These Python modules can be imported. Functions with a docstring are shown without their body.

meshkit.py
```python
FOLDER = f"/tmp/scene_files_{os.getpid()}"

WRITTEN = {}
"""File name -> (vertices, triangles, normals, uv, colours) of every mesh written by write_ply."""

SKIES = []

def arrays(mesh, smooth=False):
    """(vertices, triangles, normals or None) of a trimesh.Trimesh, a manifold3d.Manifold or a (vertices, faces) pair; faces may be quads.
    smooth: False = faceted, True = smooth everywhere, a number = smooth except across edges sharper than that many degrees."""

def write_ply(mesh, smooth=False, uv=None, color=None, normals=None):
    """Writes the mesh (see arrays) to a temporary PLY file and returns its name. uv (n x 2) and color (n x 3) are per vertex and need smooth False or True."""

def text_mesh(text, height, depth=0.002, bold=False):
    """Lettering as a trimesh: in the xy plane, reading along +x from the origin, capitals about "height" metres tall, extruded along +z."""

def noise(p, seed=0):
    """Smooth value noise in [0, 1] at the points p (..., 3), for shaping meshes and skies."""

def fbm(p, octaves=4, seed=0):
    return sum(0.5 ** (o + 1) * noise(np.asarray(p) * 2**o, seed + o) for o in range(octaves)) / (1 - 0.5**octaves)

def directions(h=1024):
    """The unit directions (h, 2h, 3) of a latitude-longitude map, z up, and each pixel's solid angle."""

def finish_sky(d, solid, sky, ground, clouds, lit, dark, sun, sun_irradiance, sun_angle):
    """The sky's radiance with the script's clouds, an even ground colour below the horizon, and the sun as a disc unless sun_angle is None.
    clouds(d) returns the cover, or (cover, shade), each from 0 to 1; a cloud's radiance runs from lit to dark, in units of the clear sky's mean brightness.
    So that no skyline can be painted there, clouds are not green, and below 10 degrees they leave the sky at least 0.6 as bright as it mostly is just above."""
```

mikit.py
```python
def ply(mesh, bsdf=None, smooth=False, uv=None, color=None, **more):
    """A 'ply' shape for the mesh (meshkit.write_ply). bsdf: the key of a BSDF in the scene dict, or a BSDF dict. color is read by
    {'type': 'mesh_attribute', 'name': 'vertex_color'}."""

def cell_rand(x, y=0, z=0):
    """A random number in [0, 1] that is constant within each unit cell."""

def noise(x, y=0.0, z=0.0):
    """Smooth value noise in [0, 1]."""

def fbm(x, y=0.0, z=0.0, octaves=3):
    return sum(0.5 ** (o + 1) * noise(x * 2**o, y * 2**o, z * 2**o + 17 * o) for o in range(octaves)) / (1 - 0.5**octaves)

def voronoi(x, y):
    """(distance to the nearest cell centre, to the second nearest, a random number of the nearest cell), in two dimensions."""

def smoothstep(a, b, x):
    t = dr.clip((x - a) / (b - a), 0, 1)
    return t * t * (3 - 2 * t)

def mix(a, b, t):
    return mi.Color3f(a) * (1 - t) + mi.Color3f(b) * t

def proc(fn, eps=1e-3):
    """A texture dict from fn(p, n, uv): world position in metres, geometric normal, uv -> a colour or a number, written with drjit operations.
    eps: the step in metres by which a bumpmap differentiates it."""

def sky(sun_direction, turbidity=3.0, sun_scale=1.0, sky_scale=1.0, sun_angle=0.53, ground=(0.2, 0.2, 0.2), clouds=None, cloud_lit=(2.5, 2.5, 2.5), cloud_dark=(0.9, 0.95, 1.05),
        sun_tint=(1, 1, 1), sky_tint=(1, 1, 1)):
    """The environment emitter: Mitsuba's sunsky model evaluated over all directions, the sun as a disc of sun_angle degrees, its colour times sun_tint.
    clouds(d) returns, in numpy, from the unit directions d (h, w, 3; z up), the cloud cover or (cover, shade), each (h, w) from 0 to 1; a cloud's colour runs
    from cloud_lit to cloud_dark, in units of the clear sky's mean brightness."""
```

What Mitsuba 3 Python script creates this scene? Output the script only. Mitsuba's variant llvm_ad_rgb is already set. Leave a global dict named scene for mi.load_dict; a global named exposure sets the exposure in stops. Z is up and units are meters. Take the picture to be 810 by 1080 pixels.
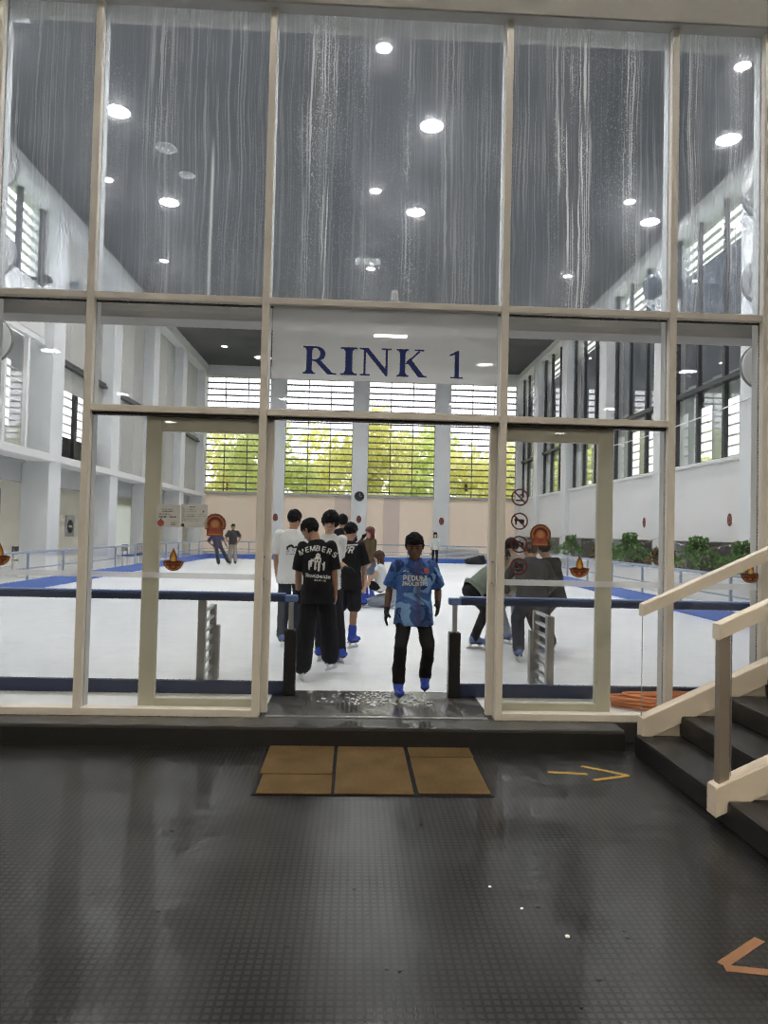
import math, random
import numpy as np, trimesh, mitsuba as mi, drjit as dr
import mikit
from mikit import ply, proc, noise, fbm, smoothstep, mix
import meshkit
from manifold3d import Manifold
from shapely.geometry import Polygon, Point, box as sbox, LineString
from shapely.ops import unary_union
from shapely import affinity

T = mi.ScalarTransform4f
scene, labels = {}, {}
PI = math.pi
rng = random.Random(7)
nrng = np.random.default_rng(7)

# ------------------------------------------------------------------ camera, sky, exposure, lamps
YAW, PITCH, ROLL = 0.0397, 0.0285, 0.0232
EYE = np.array([-0.2192, -6.0078, 1.7112])
_f = np.array([math.sin(YAW) * math.cos(PITCH), math.cos(YAW) * math.cos(PITCH), math.sin(PITCH)])
_r = np.array([math.cos(YAW), -math.sin(YAW), 0.0])
_u = np.cross(_r, _f)
_up = -math.sin(ROLL) * _r + math.cos(ROLL) * _u
scene['camera'] = {'type': 'perspective', 'fov': math.degrees(2 * math.atan(405 / 752.68)), 'fov_axis': 'x', 'near_clip': 0.05, 'far_clip': 600.0,
                   'to_world': T().look_at(origin=EYE.tolist(), target=(EYE + _f).tolist(), up=_up.tolist())}


def overcast(d):
    cover = np.full(d.shape[:2], 0.93)
    shade = 0.35 * meshkit.fbm(d * 3.0, 4)
    return cover, shade


exposure = 0.36
scene['sky'] = mikit.sky((0.3, 0.5, 0.8), turbidity=5.0, sun_scale=0.0, sky_scale=9.0, clouds=overcast, cloud_lit=(1.5, 1.5, 1.52), cloud_dark=(1.1, 1.12, 1.16))
SPOT_L = 480.0       # ice hall high-bay lamps
DISC_L = 70.0        # flat round hall lights
AISLE_L = 75.0       # aisle lamps
LOBBY_L = (230.0, 205.0, 165.0)
VOID_L = (190.0, 180.0, 164.0)


# ------------------------------------------------------------------ helpers
def numbered(k):
    if k not in scene and k not in labels:
        return k
    i = 1
    while f'{k}_{i:03d}' in scene or f'{k}_{i:03d}' in labels:
        i += 1
    return f'{k}_{i:03d}'


def thing(name, label, cat=None, group=None, kind=None):
    k = numbered(name)
    d = {'label': label}
    if cat: d['category'] = cat
    if group: d['group'] = group
    if kind: d['kind'] = kind
    labels[k] = d
    return k


def part(name, shape, parent, label=None, kind=None):
    k = numbered(parent + '__' + name)
    scene[k] = shape
    if label or kind:
        labels[k] = {}
        if label: labels[k]['label'] = label
        if kind: labels[k]['kind'] = kind
    return k


def whole(name, shape, label, cat=None, group=None, kind=None):
    k = thing(name, label, cat, group, kind)
    scene[k] = shape
    return k


def struct(name, shape, label):
    return whole(name, shape, label, kind='structure')


def bx(x0, x1, y0, y1, z0, z1):
    m = trimesh.creation.box(extents=(x1 - x0, y1 - y0, z1 - z0))
    m.apply_translation(((x0 + x1) / 2, (y0 + y1) / 2, (z0 + z1) / 2))
    return m


def rb(x0, x1, y0, y1, z0, z1, r=0.004):
    """box with chamfered edges"""
    r = min(r, (x1 - x0) * .45, (y1 - y0) * .45, (z1 - z0) * .45)
    pts = []
    for sx in (0, 1):
        for sy in (0, 1):
            for sz in (0, 1):
                p = np.array([(x0, x1)[sx], (y0, y1)[sy], (z0, z1)[sz]])
                n = np.array([1 - 2 * sx, 1 - 2 * sy, 1 - 2 * sz]) * r
                for k in range(3):
                    q = p + n
                    q[k] = p[k]
                    pts.append(q)
    return trimesh.convex.convex_hull(np.array(pts))


def cat(ms):
    return trimesh.util.concatenate(ms)


def M2T(m):
    a = m.to_mesh()
    return trimesh.Trimesh(np.array(a.vert_properties[:, :3]), np.array(a.tri_verts), process=False)


def ball(p, r, seg=12):
    return Manifold.sphere(r, seg).translate([float(v) for v in p])


def cap(p, q, r1, r2=None, seg=12):
    return Manifold.batch_hull([ball(p, r1, seg), ball(q, r2 or r1, seg)])


def hullm(balls):
    return Manifold.batch_hull(balls)


def union(ms):
    from manifold3d import OpType
    return Manifold.batch_boolean(ms, OpType.Add)


def tube(pts, r, n=8):
    return trimesh.creation.sweep_polygon(Point(0, 0).buffer(r, quad_segs=max(1, n // 4)), np.array(pts), engine='earcut') if False else _tube(np.array(pts, float), r, n)


def _tube(P, r, n):
    t = np.gradient(P, axis=0)
    t /= np.linalg.norm(t, axis=1, keepdims=True) + 1e-12
    u = np.cross(t[0], [0, 0, 1.0])
    if np.linalg.norm(u) < .1: u = np.cross(t[0], [1.0, 0, 0])
    u /= np.linalg.norm(u)
    V = []
    for i in range(len(P)):
        u = u - t[i] * (u @ t[i]); u /= np.linalg.norm(u)
        w = np.cross(t[i], u)
        a = np.arange(n) * 2 * PI / n
        rr = r[i] if hasattr(r, '__len__') else r
        V.append(P[i] + rr * (np.cos(a)[:, None] * u + np.sin(a)[:, None] * w))
    m = len(P)
    V = np.vstack(V + [P[:1], P[-1:]])
    F = []
    for i in range(m - 1):
        for j in range(n):
            a, b = i * n + j, i * n + (j + 1) % n
            F += [[a, b, b + n], [a, b + n, a + n]]
    for j in range(n):
        F.append([(j + 1) % n, j, m * n]); F.append([(m - 1) * n + j, (m - 1) * n + (j + 1) % n, m * n + 1])
    return trimesh.Trimesh(V, F, process=False)


def loft(rings):
    """closed mesh through rings of equal point count -> Manifold"""
    n, m = len(rings[0]), len(rings)
    V = np.vstack(list(rings) + [rings[0].mean(0)[None], rings[-1].mean(0)[None]])
    F = []
    for i in range(m - 1):
        for j in range(n):
            a, b = i * n + j, i * n + (j + 1) % n
            F += [[a, b, b + n], [a, b + n, a + n]]
    for j in range(n):
        F.append([(j + 1) % n, j, m * n]); F.append([(m - 1) * n + j, (m - 1) * n + (j + 1) % n, m * n + 1])
    from manifold3d import Mesh
    t = trimesh.Trimesh(V, F, process=False)
    if t.volume < 0: F = [f[::-1] for f in F]
    return Manifold(Mesh(vert_properties=np.asarray(V, np.float32), tri_verts=np.asarray(F, np.uint32)))


def disc(cx, cy, z, r, n=28, down=True):
    a = np.arange(n) * 2 * PI / n
    V = np.vstack([np.stack([cx + r * np.cos(a), cy + r * np.sin(a), np.full(n, z)], 1), [[cx, cy, z]]])
    F = [[(j + 1) % n, j, n] if down else [j, (j + 1) % n, n] for j in range(n)]
    return trimesh.Trimesh(V, F, process=False)


def lathe(prof, n=24):
    """prof (r, z) from bottom to top, closed on the axis"""
    P = np.array(prof, float)
    a = np.arange(n) * 2 * PI / n
    rings = [np.stack([r * np.cos(a), r * np.sin(a), np.full(n, z)], 1) for r, z in P]
    return M2T(loft(rings))


def quad(a, b, c, d):
    return trimesh.Trimesh(np.array([a, b, c, d], float), [[0, 1, 2], [0, 2, 3]], process=False)


def pane_y(x0, x1, z0, z1, y):
    return quad((x0, y, z0), (x1, y, z0), (x1, y, z1), (x0, y, z1))


def pane_x(y0, y1, z0, z1, x):
    return quad((x, y0, z0), (x, y1, z0), (x, y1, z1), (x, y0, z1))


# ------------------------------------------------------------------ materials
def P(name, color, rough=.5, spec=.5, metallic=0.0, **k):
    c = {'type': 'rgb', 'value': list(color)} if isinstance(color, (tuple, list)) else color
    b = {'type': 'principled', 'base_color': c, 'roughness': rough, 'specular': spec, 'metallic': metallic, **k}
    scene[name] = {'type': 'twosided', 'bsdf': b}
    return name


P('m_beige', (.67, .63, .565), .42)
P('m_inner_frame', (.52, .53, .52), .45)
P('m_leaf', (.50, .50, .41), .4)
P('m_gasket', (.012, .012, .012), .6)
P('m_white', (.76, .765, .76), .6, .3)
P('m_wall', (.72, .72, .71), .7, .2)
P('m_column', (.70, .715, .72), .65, .25)
P('m_grey', (.33, .33, .325), .6)
P('m_mid_grey', (.42, .43, .43), .6)
P('m_dark', (.035, .038, .042), .45)
P('m_slat', (.10, .10, .10), .5)
P('m_side_slat', (.55, .56, .55), .5)
P('m_black', (.012, .012, .013), .5)
P('m_gloss_black', (.012, .012, .013), .3)
P('m_steel', (.55, .56, .56), .32, .5, 1.0)
P('m_dull_steel', (.33, .32, .30), .4, .5, .8)
P('m_post_brown', (.33, .285, .24), .38, .5, .4)
P('m_navy', (.018, .03, .075), .4)
P('m_rail_blue', (.10, .17, .36), .35)
P('m_kick_blue', (.05, .13, .45), .4)
P('m_steel_blue', (.30, .36, .45), .4, .5, .3)
P('m_header', (.33, .32, .295), .7, .2)
P('m_cream_stair', (.72, .64, .53), .5)
P('m_cream_infill', (.56, .50, .41), .6)
P('m_cream_rail', (.74, .67, .57), .35)
P('m_stair', (.012, .012, .012), .45)
P('m_stair_riser', (.012, .011, .011), .5)
P('m_orange_hose', (.60, .23, .085), .5)
P('m_yellow_tape', (.42, .25, .04), .7)
P('m_orange_tape', (.24, .125, .065), .8)
P('m_letter_blue', (.016, .028, .14), .5, .3)
P('m_lobby_wall', (.36, .34, .31), .8, .2)
P('m_lobby_ceiling', (.42, .40, .36), .8, .2)
P('m_aisle_wall', (.80, .77, .66), .7, .2)
P('m_grey_blind', (.42, .42, .40), .75, .2)
P('m_grey_blind_2', (.46, .455, .43), .75, .2)
P('m_green_glass', (.30, .34, .32), .25)
P('m_panel_dark', (.10, .115, .135), .3)
P('m_aisle_floor', (.42, .43, .43), .4)
P('m_white_floor', (.70, .71, .70), .45)
P('m_tarp', (.46, .45, .44), .6)
P('m_bark', (.10, .07, .045), .8)
P('m_ground', (.16, .22, .08), .9, .1)
P('m_planter', (.62, .63, .63), .6)
P('m_lamp_rim', (.6, .6, .6), .4)
P('m_disc_lamp', (.50, .50, .49), .55)
P('m_disc_rim', (.16, .16, .16), .4)
P('m_plastic_grey', (.30, .33, .40), .4)
P('m_plastic_clear', (.62, .66, .70), .35)
P('m_snow', (.82, .84, .86), .6)
P('m_wire', (.45, .45, .45), .5)
P('m_bulb', (.9, .85, .7), .3)
P('m_vcol', {'type': 'mesh_attribute', 'name': 'vertex_color'}, .55, .3)
scene['m_blind_cream'] = {'type': 'principledthin', 'base_color': {'type': 'rgb', 'value': [.84, .69, .625]}, 'roughness': .8, 'diff_trans': .75}
scene['m_blind_rose'] = {'type': 'principledthin', 'base_color': {'type': 'rgb', 'value': [.66, .54, .52]}, 'roughness': .8, 'diff_trans': .55}
scene['m_leaf_far'] = {'type': 'principledthin', 'base_color': {'type': 'rgb', 'value': [.86, .85, .42]}, 'roughness': .6, 'diff_trans': .9}
scene['m_leaf_far_2'] = {'type': 'principledthin', 'base_color': {'type': 'rgb', 'value': [.74, .80, .36]}, 'roughness': .6, 'diff_trans': .9}
scene['m_plant'] = {'type': 'principledthin', 'base_color': {'type': 'rgb', 'value': [.10, .20, .065]}, 'roughness': .45, 'diff_trans': .6}
scene['m_plant_red'] = {'type': 'principledthin', 'base_color': {'type': 'rgb', 'value': [.18, .13, .07]}, 'roughness': .5, 'diff_trans': .6}
scene['m_glass'] = {'type': 'thindielectric', 'int_ior': 1.5}
scene['m_haze'] = {'type': 'principledthin', 'base_color': {'type': 'rgb', 'value': [.82, .84, .87]}, 'roughness': .6, 'diff_trans': 1.0, 'eta': 1.2}
scene['m_glow'] = {'type': 'principledthin', 'base_color': {'type': 'rgb', 'value': [.84, .88, .94]}, 'roughness': .18, 'spec_trans': 1.0, 'diff_trans': 1.0, 'eta': 1.2}
scene['m_greasy_glass'] = {'type': 'blendbsdf', 'weight': .12, 'a': {'type': 'ref', 'id': 'm_glass'}, 'b': {'type': 'ref', 'id': 'm_glow'}}


def dirt(p, n, uv):
    x, z = p.x, p.z
    wob = 0.035 * (noise(z * 1.7, x * 2.0) - .5) + .010 * noise(z * 9.0, x * 30.0, 4.0)
    mass = fbm(x * 1.3, z * 0.22, 5.0, 2)
    fine = smoothstep(.62, .92, noise((x + wob) * 95.0, z * 0.8, 3.0)) * (.15 + .9 * smoothstep(.40, .75, mass))
    fine2 = smoothstep(.60, .9, noise((x + wob * .5) * 190.0, z * 2.6, 9.0)) * mass
    clus = mi.Float(0)
    for c, w, a in ((-.62, .10, .9), (-.50, .035, .8), (.16, .05, .7), (1.55, .13, .95), (1.68, .05, .9), (2.10, .07, 1.0), (-.20, .06, .35), (2.66, .06, .8), (3.02, .06, .9), (-1.95, .15, .35), (.55, .2, .25)):
        d = (x - c + wob) / w
        clus = clus + a * dr.exp(-d * d)
    line = smoothstep(.55, .85, noise((x + wob) * 120.0, z * 1.4, 7.0)) * smoothstep(.2, .6, noise(x * 16.0, z * .6, 1.0) + .12)
    spots = smoothstep(.70, .86, noise(x * 170.0, z * 110.0, 2.0)) * (.35 * smoothstep(.45, .8, fbm(x * 2.1, z * .8, 3.0, 2)) + 1.0 * clus * smoothstep(.35, .6, noise(x * 12.0, z * 2.0, 6.0)))
    one = .8 * dr.exp(-dr.square((x + 1.5 + wob * .2) / .012)) * smoothstep(5.1, 4.7, z)
    film = .015 + .10 * fbm(x * 2.5, z * .9, 8.0, 3) + .10 * clus * mass
    return dr.clip(film + .17 * fine + .13 * fine2 + .85 * clus * line + .50 * spots + one, 0, .92)


scene['m_dirty_glass'] = {'type': 'blendbsdf', 'weight': proc(dirt), 'a': {'type': 'ref', 'id': 'm_greasy_glass'}, 'b': {'type': 'ref', 'id': 'm_haze'}}
scene['m_dusty_glass'] = {'type': 'blendbsdf', 'weight': .12, 'a': {'type': 'ref', 'id': 'm_glass'}, 'b': {'type': 'ref', 'id': 'm_haze'}}
scene['m_film_white'] = {'type': 'principledthin', 'base_color': {'type': 'rgb', 'value': [.80, .81, .82]}, 'roughness': .7, 'diff_trans': 1.1}
scene['m_film'] = {'type': 'blendbsdf', 'weight': .62, 'a': {'type': 'ref', 'id': 'm_glass'}, 'b': {'type': 'ref', 'id': 'm_film_white'}}
scene['m_band'] = {'type': 'blendbsdf', 'weight': .72, 'a': {'type': 'ref', 'id': 'm_glass'}, 'b': {'type': 'ref', 'id': 'm_film_white'}}


def ice_color(p, n, uv):
    a = fbm(p.x * .8, p.y * .5, 1.0, 3)
    scr = smoothstep(.72, .9, noise(p.x * 3.0 + 2.0 * noise(p.x * .7, p.y * .7), p.y * 14.0, 4.0))
    near = fbm(p.x * 9.0, p.y * 9.0, 2.0, 2)
    return mix((.70, .725, .745), (.80, .82, .835), dr.clip(.2 + .9 * a - .25 * scr - .25 * smoothstep(.55, .8, near), 0, 1))


P('m_ice', proc(ice_color), .38, .35)


def ceil_color(p, n, uv):
    a = fbm(p.x * .35, p.y * .35, 1.0, 3)
    jx = smoothstep(.49, .5, dr.abs(p.x / 3.72 + .5 - dr.floor(p.x / 3.72 + .5) - .5))
    return mix((.055, .058, .065), (.098, .101, .109), dr.clip(a * 1.3 - .15, 0, 1))


P('m_ceiling', proc(ceil_color), .7, .3)


def studs(p, n, uv):
    s = 0.036
    fx = dr.abs(p.x / s - dr.floor(p.x / s) - .5)
    fy = dr.abs(p.y / s - dr.floor(p.y / s) - .5)
    d = dr.maximum(fx, fy)
    return 1 - smoothstep(.27, .37, d)


def rubber_color(p, n, uv):
    a = fbm(p.x * 2.2, p.y * 1.3, 1.0, 4)
    return mix((.006, .006, .006), (.017, .0165, .016), dr.clip(a * 1.5 - .25, 0, 1)) * (.50 + .75 * studs(p, n, uv))


def rubber_rough(p, n, uv):
    return dr.clip(.16 + .24 * fbm(p.x * 1.7, p.y * 1.1, 6.0, 3), .05, 1)


scene['m_rubber'] = {'type': 'twosided', 'bsdf': {'type': 'bumpmap', 'arbitrary': proc(studs, 1.5e-3), 'scale': 0.0022,
                     'bsdf': {'type': 'principled', 'base_color': proc(rubber_color), 'roughness': proc(rubber_rough), 'specular': .55}}}


def stone_rough(p, n, uv):
    return dr.clip(.10 + .45 * smoothstep(.35, .65, fbm(p.x * 5.0, p.y * 5.0, 1.0, 3)), .05, 1)


def stone_bump(p, n, uv):
    return fbm(p.x * 30.0, p.y * 30.0, 2.0, 2) + .6 * smoothstep(.35, .4, dr.abs(p.x * 25 - dr.floor(p.x * 25) - .5))


scene['m_wet_stone'] = {'type': 'twosided', 'bsdf': {'type': 'bumpmap', 'arbitrary': proc(stone_bump), 'scale': 0.002,
                        'bsdf': {'type': 'principled', 'base_color': {'type': 'rgb', 'value': [.045, .044, .042]}, 'roughness': proc(stone_rough), 'specular': .6}}}


def coir_color(p, n, uv):
    a = fbm(p.x * 6.0, p.y * 6.0, 1.0, 2)
    b = noise(p.x * 320.0, p.y * 320.0, 3.0)
    return mix((.055, .036, .016), (.155, .105, .052), dr.clip(.25 + .5 * b + .5 * (a - .5), 0, 1))


P('m_coir', proc(coir_color), .95, .1)


def jersey_color(p, n, uv):
    x, y, z = p.x * 1.0, p.y, p.z
    w1 = fbm(x * 7.0, y * 7.0, z * 7.0, 2)
    w2 = fbm(x * 7.0 + 31.0, y * 7.0, z * 7.0, 2)
    d1, d2, c = mikit.voronoi((x + y * .5) * 15.0 + 5.0 * w1, z * 9.0 + 5.0 * w2)
    crack = (1 - smoothstep(.02, .13, d2 - d1)) * smoothstep(1.35, .95, z)
    base = mix((.012, .035, .14), (.045, .12, .37), smoothstep(.2, .8, c))
    base = mix(base, (.22, .42, .72), smoothstep(.78, .95, c) * .8)
    mid = dr.exp(-dr.square((p.x - .375) / .035))
    base = mix(base, (.045, .04, .13), .75 * mid)
    return mix(base, (.30, .50, .78), crack * (.25 + .6 * smoothstep(.45, .7, w2)) * (1 - .8 * mid))


P('m_jersey', proc(jersey_color), .6, .3)
P('c_black', (.010, .010, .012), .8, .2)
P('c_black_soft', (.016, .016, .020), .85, .2)
P('c_white', (.66, .67, .66), .8, .2)
P('c_offwhite', (.52, .53, .50), .8, .2)
P('c_denim', (.12, .16, .22), .85, .2)
P('c_dark_denim', (.030, .036, .052), .85, .2)
P('c_pale_jean', (.30, .33, .38), .85, .2)
P('c_brown', (.11, .078, .042), .85, .2)
P('c_olive', (.17, .20, .165), .85, .2)
P('c_jacket', (.035, .036, .040), .8, .2)
P('c_khaki', (.30, .27, .22), .85, .2)
P('c_plum', (.05, .045, .10), .85, .2)
P('c_teal', (.05, .12, .16), .85, .2)
P('c_print_white', (.70, .70, .68), .7, .2)
P('c_badge', (.45, .10, .06), .6, .2)
P('h_black', (.006, .0055, .006), .7, .15)
P('h_brown', (.05, .022, .015), .45, .4)
P('h_red', (.12, .028, .018), .45, .4)
P('s_tan', (.36, .20, .125), .5, .35)
P('s_dark', (.115, .058, .035), .5, .35)
P('s_light', (.52, .33, .235), .5, .35)
P('s_lip', (.26, .085, .065), .5, .35)
P('s_eye', (.02, .015, .012), .3, .5)
P('s_teeth', (.75, .73, .68), .4, .4)
P('k_blue', (.020, .055, .36), .28, .5)
P('k_blue_pale', (.10, .16, .36), .4, .4)
P('k_white', (.62, .64, .66), .4, .4)
P('k_black', (.012, .012, .014), .4, .4)
P('k_glove', (.010, .010, .011), .75, .3)

# ------------------------------------------------------------------ outside ground, lobby shell
struct('ground', ply(quad((-150, -150, -.08), (150, -150, -.08), (150, 180, -.08), (-150, 180, -.08)), 'm_ground'), 'grass ground outside the hall')
struct('floor', ply(bx(-7.2, 7.2, -14, .0, -.06, 0), 'm_rubber'), 'dark studded rubber floor of the lobby')
struct('wall_back', ply(bx(-7.4, 7.4, -14.2, -14, -.06, 4.3), 'm_lobby_wall'), 'grey lobby wall behind the viewer')
struct('wall_left_lobby', ply(bx(-7.4, -7.2, -14, -.1, -.06, 7.8), 'm_lobby_wall'), 'grey lobby side wall')
struct('wall_right_lobby', ply(bx(7.2, 7.4, -14, -.1, -.06, 7.8), 'm_lobby_wall'), 'grey lobby side wall by the stairs')
struct('ceiling', ply(cat([bx(-7.4, 7.4, -14, -3.2, 4.2, 4.4), bx(-7.4, 7.4, -3.4, -3.2, 4.4, 7.8), bx(-7.4, 7.4, -3.4, 0, 7.6, 7.8)]), 'm_lobby_ceiling'), 'lobby ceiling with a high void before the glass')
struct('header', ply(rb(-7.2, 7.2, -.12, .25, 6.13, 7.6, .01), 'm_header'), 'grey beige header above the glass front')


def round_lamp(cx, cy, z, r, radiance, label, group, name='ceiling_light', depth=.03):
    t = thing(name, label, 'ceiling light', group)
    ring = Manifold.cylinder(depth, r + .03, r + .03, 28) - Manifold.cylinder(depth * 3, r, r, 28).translate([0, 0, -depth])
    part('frame', ply(M2T(ring.translate([cx, cy, z - depth])), 'm_lamp_rim'), t)
    rad = list(radiance) if hasattr(radiance, '__len__') else [radiance] * 3
    part('diffuser', ply(disc(cx, cy, z - depth * .4, r), 'm_white', emitter={'type': 'area', 'radiance': {'type': 'rgb', 'value': rad}}), t)
    return t


for i, y in enumerate((-4.2, -7.4, -10.8)):
    for j, x in enumerate((-4.6, -1.6, 1.6, 4.6)):
        round_lamp(x, y, 4.2, .13, LOBBY_L, f'warm round downlight in the lobby ceiling, {("first", "second", "third", "fourth")[j]} from the left in the {("front", "middle", "back")[i]} row', 'lobby downlights')
for j, x in enumerate((-4.5, -1.6, 1.6, 4.5)):
    round_lamp(x, -1.5, 7.6, .16, VOID_L, f'warm round downlight high in the lobby void, {("first", "second", "third", "fourth")[j]} from the left', 'void downlights')
t = thing('batten_light', 'slim grey batten light on the beam above the doorway with a short lit tube', 'batten light')
part('housing', ply(rb(-.34, .43, .422, .50, 3.515, 3.575, .006), 'm_grey'), t)
part('tube', ply(trimesh.creation.cylinder(.012, .3, sections=12, transform=trimesh.transformations.translation_matrix([.06, .46, 3.503]) @ trimesh.transformations.rotation_matrix(PI / 2, [0, 1, 0])), 'm_white', emitter={'type': 'area', 'radiance': {'type': 'rgb', 'value': [9, 8.5, 7.5]}}), t)

# platform in front of / under the glass
struct('platform', ply(cat([rb(-7.2, 1.99, -.30, 1.05, -.06, .161, .008), bx(1.97, 7.2, -.06, 1.05, -.06, .161)]), 'm_wet_stone'), 'low dark wet stone step under the glass front')
struct('baseboard_step', ply(bx(-7.2, 1.985, -.315, -.299, 0, .135), 'm_black'), 'black riser face of the low step')

# ------------------------------------------------------------------ facade
FZ0, S_TOP, T2B, T2, T1B, T1, HD = .161, .222, 2.664, 2.720, 3.604, 3.660, 6.14
MX = [-3.28, -2.462, -1.012, 1.012, 2.462, 3.28]
f = thing('window_1', 'tall framed glass front of the rink hall', kind='structure')
for x in MX:
    z0 = FZ0
    part('mullion', ply(rb(x - .031, x + .031, -.045, .02, z0, HD, .004), 'm_beige'), f)
    part('gasket', ply(bx(x - .022, x + .022, .02, .04, z0, HD), 'm_gasket'), f)
    part('inner_mullion', ply(rb(x - .030, x + .030, .04, .135, z0, HD, .003), 'm_inner_frame'), f)
bays = list(zip(MX[:-1], MX[1:]))
for i, (a, b) in enumerate(bays):
    part('transom', ply(rb(a + .031, b - .031, -.043, .02, T1B, T1, .004), 'm_beige'), f)
    part('transom_gasket', ply(bx(a + .025, b - .025, .02, .045, T1B - .012, T1B + .02), 'm_gasket'), f)
    if 1 <= i <= 3:
        part('transom', ply(rb(a + .031, b - .031, -.043, .06, T2B, T2, .004), 'm_beige'), f)
        part('transom_gasket', ply(bx(a + .03, b - .03, .0, .06, T2B - .022, T2B - .001), 'm_gasket'), f)
        part('pane', ply(pane_y(a + .02, b - .02, T2, T1B, .012), 'm_glass'), f)
    if i != 2:
        part('sill', ply(rb(a + .031, b - .031, -.045, .06, FZ0, S_TOP, .004), 'm_beige'), f)
    part('pane', ply(pane_y(a + .02, b - .02, T1, HD, .012), 'm_dirty_glass'), f)
    if i in (1, 3):
        part('pane', ply(pane_y(a + .02, b - .02, S_TOP, T2B, .012), 'm_glass'), f)
    if i in (0, 4):
        part('pane', ply(pane_y(a + .02, b - .02, S_TOP, T1B, .012), 'm_glass'), f)
part('inner_beam', ply(cat([rb(-7.2, 7.2, .16, .42, 3.51, 3.575, .004), bx(-7.2, 7.2, .20, .42, 3.575, 3.74)]), 'm_grey'), f)
part('side_panel', ply(cat([bx(-7.4, -3.30, -.03, .03, 0, 7.6), bx(3.30, 7.4, -.03, .03, 0, 7.6)]), 'm_wall'), f)
for s in (-1, 1):
    struct('column', ply(rb(*((3.315, 3.95) if s > 0 else (-4.0, -3.36)), .14, .24, .161, 11.4, .01), 'm_column'), 'white column just behind the %s end of the glass' % ('right' if s > 0 else 'left'))

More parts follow.
